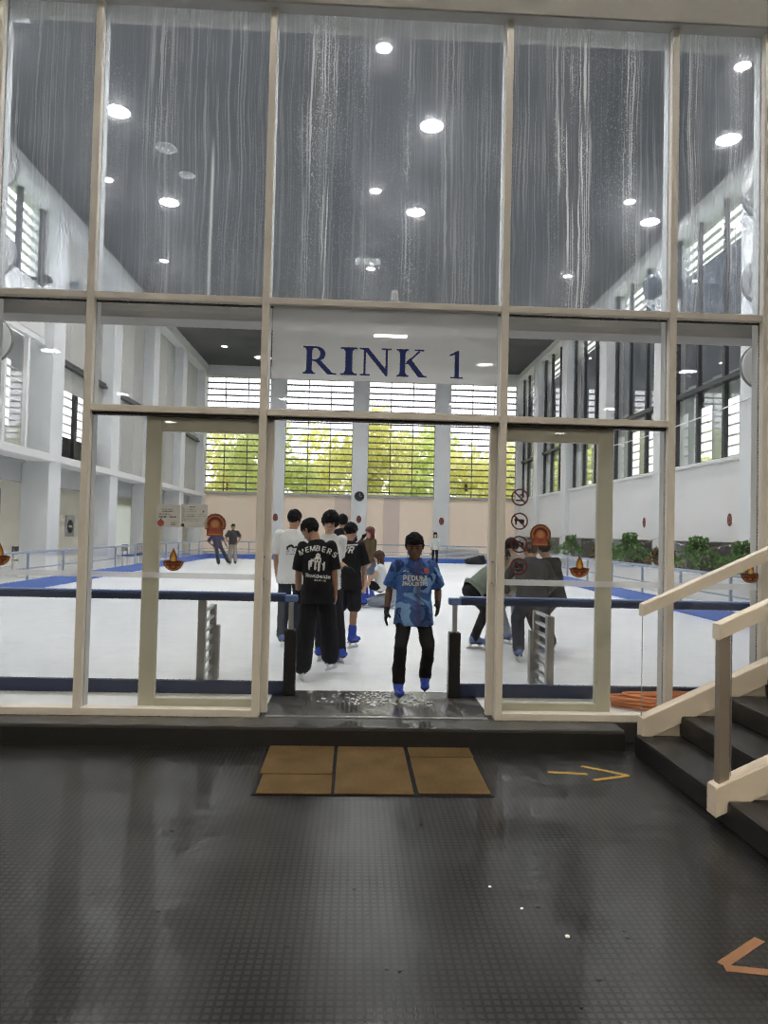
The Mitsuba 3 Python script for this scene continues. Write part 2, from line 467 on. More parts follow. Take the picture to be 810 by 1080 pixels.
for s, nm in ((-1, 'left'), (1, 'right')):
    d = thing('door_1' if s < 0 else 'door_2', f'sliding glass door leaf slid open behind the {nm} pane', kind='structure')
    X = sorted((s * .925, s * 2.0))
    lead = sorted((s * .925, s * 1.018)); tail = sorted((s * 1.868, s * 2.0))
    part('stile', ply(rb(lead[0], lead[1], .065, .13, .175, 2.645, .004), 'm_beige'), d)
    part('stile', ply(rb(tail[0], tail[1], .07, .13, .175, 2.645, .004), 'm_leaf'), d)
    ix = sorted((s * 1.018, s * 1.868))
    part('rail', ply(rb(ix[0], ix[1], .07, .13, 2.522, 2.645, .004), 'm_leaf'), d)
    part('rail', ply(rb(ix[0], ix[1], .07, .13, .175, .285, .004), 'm_leaf'), d)
    part('pane', ply(pane_y(ix[0], ix[1], .285, 2.522, .10), 'm_glass'), d)
    hx = s * .965
    h = part('handle', ply(cat([rb(hx - .028, hx + .028, .048, .066, 1.28, 1.50, .004)]), 'm_beige'), d)
    for z in (1.30, 1.48):
        part('keyhole', ply(trimesh.creation.cylinder(.006, .006, sections=10, transform=trimesh.transformations.translation_matrix([hx - .012, .046, z]) @ trimesh.transformations.rotation_matrix(PI / 2, [1, 0, 0])), 'm_black'), h)
struct('trim_1', ply(cat([bx(-2.4, 2.4, .062, .14, 2.652, 2.70), bx(-2.4, 2.4, .05, .062, 2.675, 2.70)]), 'm_inner_frame'), 'sliding door track under the lower transom')

# ------------------------------------------------------------------ hall shell
HX0, HX1, HY1, HC = -9.2, 9.4, 36.6, 11.42
struct('floor_hall', ply(bx(-13.2, 11.6, 1.05, 39, -.05, .150), 'm_aisle_floor'), 'grey aisle floor around the ice')
struct('floor_strip_left', ply(bx(-7.2, -.96, .14, 1.05, .161, .166), 'm_white_floor'), 'white floor strip between glass and left barrier')
struct('floor_strip_right', ply(bx(.96, 7.2, .14, 1.05, .161, .166), 'm_white_floor'), 'white floor strip between glass and right barrier')
struct('ice', ply(bx(-7.85, 6.75, .98, 31.9, .12, .163), 'm_ice'), 'white scuffed ice of the rink')
struct('ceiling_hall', ply(bx(-9.9, 10.6, -.2, HY1 + .6, HC, HC + .25), 'm_ceiling'), 'dark grey ceiling of the ice hall')
struct('wall_front', ply(cat([bx(-13.2, -7.2, -.1, .1, 0, 11.6), bx(7.2, 11.6, -.1, .1, 0, 11.6), bx(-7.2, 7.2, .05, .25, 7.4, 11.6)]), 'm_wall'), 'white wall around and above the glass front')

# far wall: columns, top beam, four louvre windows with blinds below
wx = [(-9.43, -5.43), (-4.5, -.5), (.43, 4.43), (5.36, 9.36)]
struct('wall_far', ply(cat([bx(-9.9, 10.4, HY1 - .1, HY1 + .3, 10.75, HC), bx(-9.9, 10.4, HY1 + .1, HY1 + .3, .15, .34), bx(9.36, 10.4, HY1 - .1, HY1 + .3, .15, HC), bx(-10.3, -9.2, HY1 - .1, HY1 + .3, 3.5, HC)]), 'm_wall'), 'white top beam and sill of the far wall')
for i, (a, b) in enumerate([(-5.43, -4.5), (-.5, .43), (4.43, 5.36)]):
    struct('far_column', ply(rb(a, b, HY1 - .25, HY1 + .3, .15, 10.8, .02), 'm_column'), ['far wall column left of the clock column', 'far wall column that carries the round dark clock', 'far wall column right of the clock column'][i])
Z0, Z1, STEP = 3.93, 10.75, .372
nsl = int((Z1 - Z0) / STEP)
sl = ply(rb(-2.0, 2.0, -.085, .085, -.040, .040, .008), 'm_slat')
far_names = ['leftmost louvre window of the far wall', 'louvre window of the far wall above the white-shirted skaters', 'louvre window of the far wall right of the clock', 'louvre window of the far wall by the right door edge']
for i, (a, b) in enumerate(wx):
    w = thing(f'window_{i + 2}', far_names[i], kind='structure')
    for k in range(nsl + 1):
        part('slat', {**sl, 'to_world': T().translate([(a + b) / 2, HY1 + .12, Z0 + .16 + k * STEP]).rotate([1, 0, 0], 6)}, w)
    for q in (0, 1 / 3, 2 / 3, 1):
        x = a + (b - a) * q
        part('mullion', ply(bx(x - .022, x + .022, HY1 + .02, HY1 + .06, Z0, Z1), 'm_dark'), w)
    part('ledge', ply(rb(a, b, HY1 - .08, HY1 + .2, Z0 - .16, Z0, .01), 'm_grey_blind'), w)
    nb = 4
    for k in range(nb):
        x0, x1 = a + (b - a) * k / nb - .02, a + (b - a) * (k + 1) / nb + (-.012 if (k + i) % 3 == 1 else .02)
        part('blind_panel', ply(pane_y(x0, x1, .34, Z0 - .16, HY1 + .03 + .03 * (k % 2)), 'm_blind_rose' if (i, k) in ((2, 1), (1, 3)) else 'm_blind_cream'), w)
    part('bottom_rail', ply(bx(a, b, HY1 + .0, HY1 + .08, .34, .38), 'm_grey'), w)

# ---- left wall
struct('wall_left', ply(cat([bx(-9.9, -9.15, .1, HY1, 10.95, HC), rb(-9.85, -9.12, .1, HY1, 3.56, 3.78, .01), bx(-9.8, -9.45, .1, 15.1, 7.15, 8.58)]), 'm_wall'), 'white beams of the left wall')
struct('trim_2', ply(bx(-10.35, -10.0, .1, HY1, 2.95, 3.56), 'm_mid_grey'), 'grey soffit beam above the left aisle')
struct('wall_left_aisle', ply(cat([bx(-13.2, -13.0, .1, 32.6, .15, 3.5), bx(-13.2, -13.0, 35.4, HY1 + 1, .15, 3.5), bx(-13.2, -13.0, 32.6, 35.4, 2.9, 3.5)]), 'm_aisle_wall'), 'cream back wall of the left aisle')
struct('ceiling_aisle', ply(bx(-13.2, -9.9, .1, HY1 + 1, 3.5, 3.7), 'm_mid_grey'), 'low ceiling over the left aisle')
struct('wall_aisle_end', ply(bx(-13.2, -9.3, HY1 + .3, HY1 + .5, .15, 3.5), 'm_aisle_wall'), 'cream end wall of the left aisle')
LY = [4.7, 9.95, 15.2, 20.4, 25.5, 30.7, 35.9]
for i, y in enumerate(LY):
    struct('left_column', ply(rb(-10.0, HX0, y, y + .85, .15, 10.98, .02), 'm_column'), f'white column of the left wall, number {i + 1} from the glass')
slx = {}


def side_slats(w, y0, y1, z0, z1, x, step=.29):
    L = y1 - y0
    kk = round(L, 3)
    if kk not in slx:
        slx[kk] = ply(rb(-.07, .07, -L / 2, L / 2, -.02, .02, .005), 'm_side_slat')
    n = int((z1 - z0) / step)
    for k in range(n):
        part('slat', {**slx[kk], 'to_world': T().translate([x, (y0 + y1) / 2, z0 + step * (k + .5)]).rotate([0, 1, 0], 8 if x < 0 else -8)}, w)


def wbars(w, mat, name, x, ys, z0, z1, wd=.09, dp=.12):
    for y in ys:
        part(name, ply(rb(x - dp / 2, x + dp / 2, y - wd / 2, y + wd / 2, z0, z1, .005), mat), w)


wn = 6
for i in range(len(LY)):
    y0 = LY[i - 1] + .85 if i else .2
    y1 = LY[i]
    lab = f'left wall window bay {i + 1} counted from the glass front'
    w = thing(f'window_{wn}', lab, kind='structure'); wn += 1
    if i <= 2:   # louvre above, white panel, framed window below
        side_slats(w, y0, y1, 8.65, 10.97, -9.75)
        wbars(w, 'm_dark', 'mullion', -9.62, [y0 + .05, y0 + (y1 - y0) * .33, y0 + (y1 - y0) * .66, y1 - .08], 8.6, 10.97, .16)
        part('lower_rail', ply(bx(-9.7, -9.55, y0, y1, 8.58, 8.66), 'm_dark'), w)
        wbars(w, 'm_white', 'jamb', -9.55, [y0 + .08, y0 + (y1 - y0) * .5, y1 - .9], 3.78, 7.15, .14)
        part('head_rail', ply(rb(-9.62, -9.46, y0, y1, 6.98, 7.15, .006), 'm_white'), w)
        part('pane', ply(pane_x(y0, y1, 3.78, 7.05, -9.57), 'm_glass'), w)
        side_slats(w, y0, y1, 4.5, 6.3, -9.95)
        part('outer_panel', ply(cat([bx(-9.99, -9.95, y0, y1, 3.78, 4.45), bx(-9.99, -9.95, y0, y1, 6.3, 7.15), bx(-9.99, -9.95, y1 - .9, y1, 4.4, 6.4)]), 'm_mid_grey'), w)
    else:
        n = 3
        for k in range(n):
            a, b = y0 + (y1 - y0) * k / n + .015, y0 + (y1 - y0) * (k + 1) / n - .015
            part('blind_upper', ply(bx(-9.66, -9.64, a, b, 6.9, 10.97), 'm_grey_blind_2' if k % 2 else 'm_grey_blind'), w)
            zb = 6.0 if (i == 3) else 3.78
            part('blind_lower', ply(bx(-9.60, -9.58, a, b, zb, 6.72), 'm_grey_blind_2' if (k + 1) % 2 else 'm_grey_blind'), w)
        part('middle_rail', ply(cat([rb(-9.64, -9.40, y0, y1, 6.72, 6.80, .005), rb(-9.64, -9.46, y0, y1, 6.84, 6.92, .005)]), 'm_dark'), w)
        if i == 3:
            side_slats(w, y0, y1, 4.6, 6.1, -9.85)
            wbars(w, 'm_black', 'mullion', -9.72, [y0 + .3, (y0 + y1) / 2, y1 - .3], 3.78, 6.1, .2)
            part('lower_panel', ply(bx(-9.9, -9.86, y0, y1, 3.78, 4.6), 'm_black'), w)

# ---- right wall
struct('wall_right', ply(cat([bx(9.44, 10.3, .1, HY1, 11.1, HC), bx(9.6, 9.85, .1, HY1, 1.66, 3.86), rb(9.5, 9.9, .1, HY1, 3.80, 3.90, .01)]), 'm_wall'), 'white beam and spandrel of the right wall')
struct('wall_right_recess', ply(bx(11.3, 11.5, .1, HY1, .15, 1.7), 'm_grey'), 'grey back of the planting recess under the right wall')
struct('ceiling_recess', ply(bx(9.85, 11.5, .1, HY1, 1.66, 1.8), 'm_mid_grey'), 'soffit over the planting recess')
struct('trim_3', ply(rb(8.75, 9.5, 2.0, HY1, .15, .78, .01), 'm_planter'), 'long white planter kerb along the right aisle')
RY = [5.6, 10.75, 16.0, 21.25, 26.5, 31.7]
for i, y in enumerate(RY):
    struct('right_column', ply(rb(HX1, 10.2, y, y + .8, .15, 11.12, .02), 'm_column'), f'white column of the right wall, number {i + 1} from the glass')
for i in range(len(RY) + 1):
    y0 = RY[i - 1] + .8 if i else .2
    y1 = RY[i] if i < len(RY) else HY1
    w = thing(f'window_{wn}', f'right wall window bay {i + 1} counted from the glass front', kind='structure'); wn += 1
    L = y1 - y0
    side_slats(w, y0, y1, 10.0, 11.16, 10.15)
    wbars(w, 'm_dark', 'mullion', 9.80, [y0 + .08, y0 + L * .33, y0 + L * .67, y1 - .08], 3.9, 11.12, .13)
    part('middle_rail', ply(rb(9.66, 9.88, y0, y1, 6.02, 6.16, .006), 'm_dark'), w)
    part('pane', ply(pane_x(y0, y1, 3.9, 11.1, 9.84), 'm_glass'), w)
    part('dark_panel', ply(bx(10.08, 10.12, y0, y1, 6.4, 9.98), 'm_panel_dark'), w)
    side_slats(w, y0, y1, 3.9, 5.6, 10.15)
    for q in (.17, .5, .83):
        yy = y0 + L * q
        part('outer_fin', ply(bx(9.98, 10.02, yy - L * .1, yy + L * .07, 3.9, 6.4), 'm_green_glass'), w)
    part('outer_panel', ply(bx(10.08, 10.12, y0, y1, 5.65, 6.4), 'm_green_glass'), w)

# ------------------------------------------------------------------ hall lamps and ceiling fittings
ORD = ('first', 'second', 'third', 'fourth', 'fifth', 'sixth', 'seventh', 'eighth', 'ninth', 'tenth')
for i, y in enumerate((2.0, 8.0, 14.0, 20.0, 26.0, 32.0)):
    for x, nm in ((-7.4, 'left'), (.12, 'middle'), (7.45, 'right')):
        round_lamp(x, y, HC, .15, SPOT_L, f'bright glaring lamp in the {nm} row of the dark hall ceiling, {ORD[i]} from the glass', f'glaring hall lamps, {nm} row', name='high_bay_lamp')
for y in (10.65, 15.25):
    for x, nm in ((-6.0, 'left'), (1.37, 'middle'), (8.57, 'right')):
        round_lamp(x, y, HC, .27, DISC_L, f'flat white round light, {nm} one of the {"nearer" if y < 12 else "farther"} row across the dark ceiling', 'flat white round hall lights', name='disc_light')
for i, y in enumerate((8, 13, 17.3, 22, 27, 32)):
    round_lamp(-11.5, y, 3.5, .16, AISLE_L, f'round light in the low left aisle ceiling, {ORD[i]} from the glass', 'aisle lights', name='aisle_light')
for (x, y, r), lab in zip(((-5.28, 12.13, .28), (-5.07, 13.5, .22)), ('larger round grey air vent in the dark ceiling', 'smaller round grey air vent in the dark ceiling, behind the larger one')):
    t = thing('ceiling_vent', lab, 'air vent')
    for k in range(3):
        rr = r * (1 - .3 * k)
        ring = Manifold.cylinder(.05, rr, rr * .85, 26) - Manifold.cylinder(.2, rr - .06, rr - .06, 26).translate([0, 0, -.05])
        part('ring', ply(M2T(ring.translate([x, y, HC - .05 - .012 * k])), 'm_lamp_rim' if k != 1 else 'm_grey'), t)
t = thing('ceiling_cassette', 'square framed air outlet at the left front of the dark ceiling', 'air vent')
part('frame', ply(M2T(Manifold.cube([1.3, 1.3, .06], True).translate([-7.35, 7.1, HC - .03]) - Manifold.cube([1.16, 1.16, .3], True).translate([-7.35, 7.1, HC - .03])), 'm_lamp_rim'), t)
for k in range(5):
    part('blade', ply(bx(-7.9, -6.8, 6.6 + k * .22, 6.72 + k * .22, HC - .04, HC - .02), 'm_grey'), t)
t = thing('ceiling_grille', 'small pale rectangular grille in the middle of the dark ceiling', 'air vent')
part('frame', ply(bx(-.45, .45, 19.0, 19.55, HC - .05, HC), 'm_lamp_rim'), t)
part('slot', ply(bx(-.3, .3, 19.12, 19.43, HC - .058, HC - .05), 'm_grey'), t)
t = thing('security_camera', 'small camera on a bracket standing on the transom above the sign', 'camera')
part('base', ply(rb(.02, .12, .0, .1, 3.66, 3.68, .004), 'm_grey'), t)
part('lens', ply(cat([trimesh.creation.cylinder(.03, .07, sections=16, transform=trimesh.transformations.translation_matrix([.07, .05, 3.73])), trimesh.creation.icosphere(2, .03).apply_translation([.07, .05, 3.765])]), 'm_disc_lamp'), t)

# wall discs
for s in (-1, 1):
    for z, o in zip((10.05, 7.95, 5.9), ('top', 'middle', 'bottom')):
        cx, cy = (9.48, 10.62) if s > 0 else (-8.93, 10.95)
        if s < 0: z += .12
        t = thing('wall_disc', f'{o} one of three white round discs stacked up the {"right" if s > 0 else "left"} wall column', 'wall disc', f'round discs on the {"right" if s > 0 else "left"} column')
        prof = [(.01, -.05), (.50, -.04), (.56, 0), (.56, .05)]
        m = lathe([(.02, 0), (.54, 0), (.56, .02), (.56, .09)] + [(.55, .1), (.02, .1)], 40)
        R = trimesh.transformations.rotation_matrix(PI / 2, [1, 0, 0])
        m.apply_transform(R); m.apply_translation((cx, cy + .12, z))
        part('rim', ply(m, 'm_disc_rim'), t)
        dome = lathe([(.02, 0), (.54, 0), (.53, .03), (.45, .07), (.3, .10), (.02, .115)], 40)
        dome.apply_transform(R); dome.apply_translation((cx, cy + .02, z))
        part('face', ply(dome, 'm_disc_lamp', smooth=40), t)
        part('arm', ply(rb(*((9.40, 9.6) if s > 0 else (-9.3, -8.8)), cy + .05 if s < 0 else 10.68, cy + .14 if s < 0 else 10.78, z - .05, z + .05, .01), 'm_disc_rim'), t)

# speakers / bracket fittings on the side walls
t = thing('wall_speaker', 'dark horn speaker on a white bracket high on the right wall', 'speaker')
sp = hullm([ball((9.15, 15.6, 9.45), .12), ball((8.75, 15.5, 9.65), .26), ball((8.72, 15.5, 9.3), .22)])
part('horn', ply(M2T(sp), 'm_panel_dark', smooth=40), t)
part('bracket', ply(cat([rb(8.5, 9.55, 15.45, 15.6, 8.95, 9.08, .01), tube([(8.6, 15.52, 8.95), (9.5, 15.52, 8.3)], .03), rb(9.4, 9.62, 15.4, 15.7, 8.2, 9.1, .01), tube([(9.5, 15.52, 9.05), (9.2, 15.55, 9.4)], .03)]), 'm_white'), t)
t = thing('wall_speaker', 'small speaker on a white angle bracket high on the left wall column', 'speaker')
part('bracket', ply(cat([rb(-9.25, -8.5, 16.0, 16.12, 8.72, 8.82, .01), tube([(-8.6, 16.06, 8.72), (-9.15, 16.06, 8.2)], .03)]), 'm_white'), t)
part('horn', ply(cat([rb(-9.12, -8.82, 15.9, 16.2, 8.82, 9.15, .05)]), 'm_panel_dark'), t)
whole('door_lamp', ply(cat([lathe([(.02, 0), (.24, 0), (.18, .12), (.02, .16)], 18).apply_translation((-9.2, 14.4, 8.62)), bx(-9.6, -9.2, 14.36, 14.44, 8.64, 8.70)]), 'm_black'), 'small black dome fitting at the lower edge of the left louvre', 'wall fitting')

# ------------------------------------------------------------------ rink barrier
def barrier(label, pts, front=False, posts=True, gate=None):
    b = thing('rink_barrier', label, 'barrier')
    (x0, y0), (x1, y1) = pts
    L = math.hypot(x1 - x0, y1 - y0)
    ang = math.degrees(math.atan2(y1 - y0, x1 - x0))
    tw = lambda: T().translate([x0, y0, 0]).rotate([0, 0, 1], ang)
    mk = lambda m, mat, **k: {**ply(m, mat, **k), 'to_world': tw()}
    if front:
        part('kickplate', mk(rb(0, L, -.03, .03, .163, .285, .005), 'm_navy'), b)
        part('rail', mk(cat([rb(0, L, -.045, .045, 1.035, 1.10, .008)]), 'm_navy'), b)
        part('rail_cap', mk(rb(0, L, -.04, .05, 1.10, 1.115, .004), 'm_rail_blue'), b)
    else:
        part('kickplate', mk(rb(0, L, -.06, .06, .163, .40, .008), 'm_kick_blue'), b)
        part('rail', mk(rb(0, L, -.03, .03, 1.03, 1.085, .008), 'm_steel_blue'), b)
        part('middle_rail', mk(rb(0, L, -.015, .015, .66, .69, .004), 'm_steel_blue'), b)
    n = max(1, round(L / 2.0))
    for k in range(n):
        a, c = L * k / n, L * (k + 1) / n
        part('glass_panel', mk(pane_y(a + .01, c - .01, .28, 1.035, 0.0), 'm_glass'), b)
        if k and not front:
            part('post', mk(rb(a - .025, a + .025, -.025, .025, .163, 1.03, .005), 'm_steel_blue'), b)
    return b


bl = barrier('low front rink barrier left of the entrance with navy rail', ((-7.85, .80), (-.86, .80)), True)
br = barrier('low front rink barrier right of the entrance with navy rail', ((.80, .80), (6.75, .80)), True)
for s, b in ((-1, bl), (1, br)):
    cx = -.805 if s < 0 else .75
    part('gate_post', ply(rb(cx - .055, cx + .055, .74, .86, .163, .775, .008), 'm_gloss_black'), b, 'black lower half of the gate post')
    part('gate_post_top', ply(rb(cx - .022, cx + .022, .77, .83, .775, 1.035, .004), 'm_steel'), b, 'bare steel upper half of the gate post')
    part('end_rail', ply(rb(cx - .06, cx + .06, .755, .845, 1.035, 1.10, .008), 'm_rail_blue'), b)
barrier('long glass rink barrier down the left side', ((-7.85, .86), (-7.85, 31.4)))
barrier('long glass rink barrier down the right side', ((6.75, 31.4), (6.75, .86)))
barrier('glass rink barrier across the far end of the ice', ((-7.8, 31.45), (6.7, 31.45)))

for s in (-1, 1):
    cx = -1.66 if s < 0 else 1.70
    g = thing('slatted_gate', f'swung open steel gate with bare slats behind the {"left" if s < 0 else "right"} door leaf', 'gate')
    near, far = .92, 1.46
    part('frame', ply(rb(cx - .035, cx + .035, near - .05, near + .03, .17, 1.03 if s < 0 else .93, .004), 'm_dull_steel'), g)
    part('frame', ply(rb(cx - .03, cx + .03, far - .05, far + .02, .17, .93, .004), 'm_dull_steel'), g)
    part('side_plate', ply(rb(cx + (.03 if s < 0 else -.07), cx + (.07 if s < 0 else -.03), far - .06, far + .03, .17, .72, .004), 'm_dull_steel'), g)
    for k in range(8):
        z = .20 + k * .10
        part('slat', ply(rb(cx - .02, cx + .02, near + .02, far - .04, z, z + .03, .003), 'm_steel'), g)

# ------------------------------------------------------------------ mats
ents = [(-.845, -.34, -.95, -.20, 'large brown coir mat at the left under the step'), (-.82, -.335, -1.33, -.97, 'small brown coir mat at the front left of the mat block'), (-.315, .205, -1.325, -.195, 'plain undivided brown coir mat in the middle of the mat block'),
        (.235, .725, -.545, -.175, 'small brown coir mat at the back right of the mat block'), (.235, .715, -1.31, -.565, 'large brown coir mat at the front right of the mat block')]
for x0, x1, y0, y1, lab in ents:
    whole('door_mat', ply(rb(x0, x1, y0, y1, .0045, .015, .003), 'm_coir'), lab, 'mat', 'brown coir mats before the step')
whole('mat_underlay', ply(bx(-.85, .735, -1.335, -.17, .0, .004), 'c_black'), 'thin black rubber underlay showing between the brown mats', 'mat')
for x0, x1, y0, y1, lab in ((-.91, -.60, .02, .72, 'black wet rubber mat at the left of the rink threshold'), (-.59, .69, .03, .96, 'wide black wet rubber mat in the rink threshold under the boy'), (.73, .91, .02, .72, 'narrow black wet rubber mat at the right of the rink threshold')):
    whole('threshold_mat', ply(rb(x0, x1, y0, y1, .161, .169, .003), 'm_wet_stone'), lab, 'mat', 'wet rubber mats in the threshold')
whole('threshold_strip', ply(rb(-.93, .93, -.03, .012, .161, .172, .003), 'm_steel'), 'metal threshold strip across the doorway', 'threshold')
sn = []
for k in range(260):
    x, y = nrng.normal(.15, .32), .35 + .6 * nrng.random() ** .8
    if abs(x) > .57 or y > .93 or y < .08: continue
    if (x - .22) ** 2 + (y - .66) ** 2 < .01 or (x - .48) ** 2 + (y - .79) ** 2 < .01: continue
    m = trimesh.creation.icosphere(0, .004 + .012 * nrng.random() ** 2)
    m.apply_scale((1.6, 1, .35)); m.apply_transform(trimesh.transformations.rotation_matrix(nrng.random() * 6, [0, 0, 1])); m.apply_translation((x, y, .1745)); sn.append(m)
whole('ice_shavings', ply(cat(sn), 'm_snow'), 'white ice shavings scattered on the wet threshold mats', 'ice shavings', kind='stuff')
cr = []
for k in range(46):
    x, y = nrng.uniform(-1.6, 2.0), nrng.uniform(-3.6, -1.5)
    if x > 1.15 and y < -2.8: continue
    m = trimesh.creation.icosphere(0, .003 + .007 * nrng.random() ** 2)
    m.apply_scale((1.5, 1, .5)); m.apply_translation((x, y, .003)); cr.append(m)
whole('grit', ply(cat(cr), 'm_black'), 'dark grit scattered on the rubber floor', 'grit', kind='stuff')
for x, y, s, lab in ((.72, -2.95, .011, 'small white scrap on the rubber floor, the nearest one'), (.58, -2.72, .007, 'small white scrap on the rubber floor, behind the nearest one'), (.47, -2.52, .008, 'small white scrap on the rubber floor, farthest of three')):
    whole('paper_scrap', ply(rb(x, x + s * 1.6, y, y + s * 1.3, .001, .001 + s * .6, .001), 'm_snow'), lab, 'scrap')


def flat(poly, z0, h):
    return cat([trimesh.creation.extrude_polygon(g, h, engine='earcut') for g in getattr(poly, 'geoms', [poly])]).apply_translation((0, 0, z0))


t = thing('floor_arrow', 'yellow tape arrow on the floor pointing to the stairs', 'floor marking')
part('shaft', ply(flat(LineString([(1.22, -.83), (1.50, -.87)]).buffer(.018, cap_style=2), .0008, .001), 'm_yellow_tape'), t)
part('head', ply(flat(LineString([(1.51, -.69), (1.79, -.89)]).buffer(.018, cap_style=2), .0008, .001), 'm_yellow_tape'), t)
part('head', ply(flat(LineString([(1.79, -.895), (1.50, -1.0)]).buffer(.018, cap_style=2), .0022, .001), 'm_yellow_tape'), t)
t = thing('worn_tape', 'worn orange tape mark on the floor at the lower right corner', 'floor marking')
part('strip', ply(flat(LineString([(1.30, -3.14), (1.56, -2.96)]).buffer(.022, cap_style=2), .0008, .001), 'm_orange_tape'), t)
part('strip', ply(flat(LineString([(1.30, -3.16), (1.62, -3.22)]).buffer(.022, cap_style=2), .0008, .001), 'm_orange_tape'), t)

# ------------------------------------------------------------------ stairs
st = thing('staircase', 'dark stairs rising to the right along the glass front', kind='structure')
X0, RISE, TREAD = 2.035, .16, .345
for k in range(9):
    x = X0 + k * TREAD
    part('step', ply(rb(x, x + TREAD + .30, -3.4, -.40, k * RISE if k else 0, (k + 1) * RISE, .008), 'm_stair'), st)
    part('nosing', ply(bx(x - .004, x + .002, -3.4, -.40, k * RISE + .01, (k + 1) * RISE - .02), 'm_stair_riser'), st)


def slope_prism(x0, x1, zt, h, y0, y1, slope, ch=.006):
    """sloping bar with vertical ends: top line zt at x0"""
    pts = []
    for x in (x0, x1):
        for y in (y0, y1):
            z = zt + (x - x0) * slope
            for dy, dz in ((ch, 0), (0, -ch)):
                pts.append((x, y + (dy if y == y0 else -dy), z + dz))
            pts.append((x, y, z - h))
    return trimesh.convex.convex_hull(np.array(pts))


SL = .46


def balustrade(lab, x0, y, zs, xr, zr, post):
    b = thing('balustrade', lab, 'balustrade')
    x1 = x0 + 2.9
    part('stringer', ply(slope_prism(x0, x1, zs, .175, y - .055, y + .055, SL, .008), 'm_cream_stair'), b)
    blocks = []
    for k in range(8):
        xs = X0 + k * TREAD
        zt = (k + 1) * RISE
        xa, xb = max(xs + .03, x0 + .01), xs + TREAD + .02
        pts = [(xa, zt), (xb, zt), (xb, zs + (xb - x0) * SL - .17), (xa, zs + (xa - x0) * SL - .17)]
        if pts[2][1] > zt:
            if pts[3][1] <= zt: pts = pts[:3]
            blocks.append(trimesh.convex.convex_hull(np.array([(a, yy, c) for a, c in pts for yy in (y - .028, y + .028)])))
    if blocks: part('infill', ply(cat(blocks), 'm_cream_infill'), b)
    part('handrail', ply(slope_prism(xr, xr + 2.9, zr, .095, y - .04, y + .04, SL, .008), 'm_cream_rail'), b)
    gx0 = xr + (.015 if not post else .10)
    z = lambda x, o: o + (x - x0) * SL
    part('glass_panel', ply(quad((gx0, y, zs + (gx0 - x0) * SL), (x1, y, zs + (x1 - x0) * SL), (x1, y, zr + (x1 - xr) * SL - .09), (gx0, y, zr + (gx0 - xr) * SL - .09)), 'm_glass'), b)
    part('glass_edge', ply(bx(gx0 - .003, gx0, y - .005, y + .005, zs + (gx0 - x0) * SL - .01, zr + (gx0 - xr) * SL - .09), 'm_green_glass'), b)
    if post:
        px = xr + .045
        part('post', ply(rb(px - .033, px + .033, y - .03, y + .03, zs + (px - x0) * SL - .02, zr + (px - xr) * SL - .08, .004), 'm_post_brown'), b, 'brown grey metal post')
    return b


balustrade('stair balustrade against the glass front with cream rail and no post', 2.07, -.40, .30, 2.066, 1.19, False)
balustrade('nearer stair balustrade with a brown metal post at its foot', 1.962, -1.75, .238, 1.978, 1.205, True)

# ------------------------------------------------------------------ hose coil behind the glass
t = thing('hose', 'orange hose lying in a loose coil on the floor behind the right pane', 'hose')
for k in range(9):
    pts = []
    rx, ry = .50 + .06 * math.sin(k * 2.1), .20 + .04 * math.cos(k * 1.3)
    for a in np.linspace(0, 2 * PI, 60):
        w = .03 * math.sin(3 * a + k) + .02 * math.sin(5 * a + 2 * k)
        pts.append((2.72 + .05 * math.sin(k * 1.7) + (rx + w) * math.cos(a + k * .4), .47 + .02 * math.cos(k * 2.3) + (ry + w * .6) * math.sin(a + k * .4), .180 + .011 * k + .008 * math.sin(2 * a + k)))
    part('loop', ply(_tube(np.array(pts), .014, 7), 'm_orange_hose', smooth=True), t)

# ------------------------------------------------------------------ lettering RINK 1
def serif_I(x, w=.20, sw=.44, t=.06, h=1.0):
    c = x + sw / 2
    g = unary_union([sbox(c - w / 2, 0, c + w / 2, h), sbox(x, 0, x + sw, t), sbox(x, h - t, x + sw, h), Polygon([(c - w / 2 - .06, t), (c - w / 2, t + .09), (c + w / 2, t + .09), (c + w / 2 + .06, t)]), Polygon([(c - w / 2 - .06, h - t), (c - w / 2, h - t - .09), (c + w / 2, h - t - .09), (c + w / 2 + .06, h - t)])])
    return g


def letters_rink():
    out = []
    # R
    st_ = serif_I(0)
    bowl_o = affinity.scale(Point(0, 0).buffer(1, quad_segs=16), .36, .27)
    bowl_i = affinity.scale(Point(0, 0).buffer(1, quad_segs=16), .19, .205)
    bo = unary_union([affinity.translate(bowl_o, .44, .73), sbox(.2, .46, .44, 1.0)])
    bi = unary_union([affinity.translate(bowl_i, .42, .73), sbox(.3, .525, .42, .935)])
    bowl = bo.difference(bi).intersection(sbox(.22, .40, 2, 1.0))
    leg = Polygon([(.40, .50), (.62, .50), (1.06, .06), (1.20, .04), (1.20, 0), (.88, 0)])
    out.append(unary_union([st_, bowl, leg]))
    out.append(serif_I(0, .21, .50))
    # N
    n = unary_union([sbox(.13, 0, .20, 1), sbox(.85, 0, .92, 1), Polygon([(.0, 1), (.28, 1), (.92, .17), (.92, 0), (.86, 0), (.20, .86), (.13, .92), (0, .95)]), sbox(.02, 0, .34, .055), sbox(.72, .945, 1.04, 1), ])
    out.append(n)
    k = unary_union([serif_I(0), Polygon([(.30, .46), (.80, .94), (.88, .94), (.40, .46)]), Polygon([(.36, .56), (.50, .68), (1.0, .06), (1.10, .05), (1.10, 0), (.80, 0)]), sbox(.66, .945, 1.0, 1)])
    out.append(k)
    one = unary_union([sbox(.19, 0, .35, .97), sbox(.04, 0, .50, .05), Polygon([(.0, .80), (.0, .85), (.30, 1.0), (.35, 1.0), (.35, .88), (.19, .86)])])
    out.append(one)
    return out


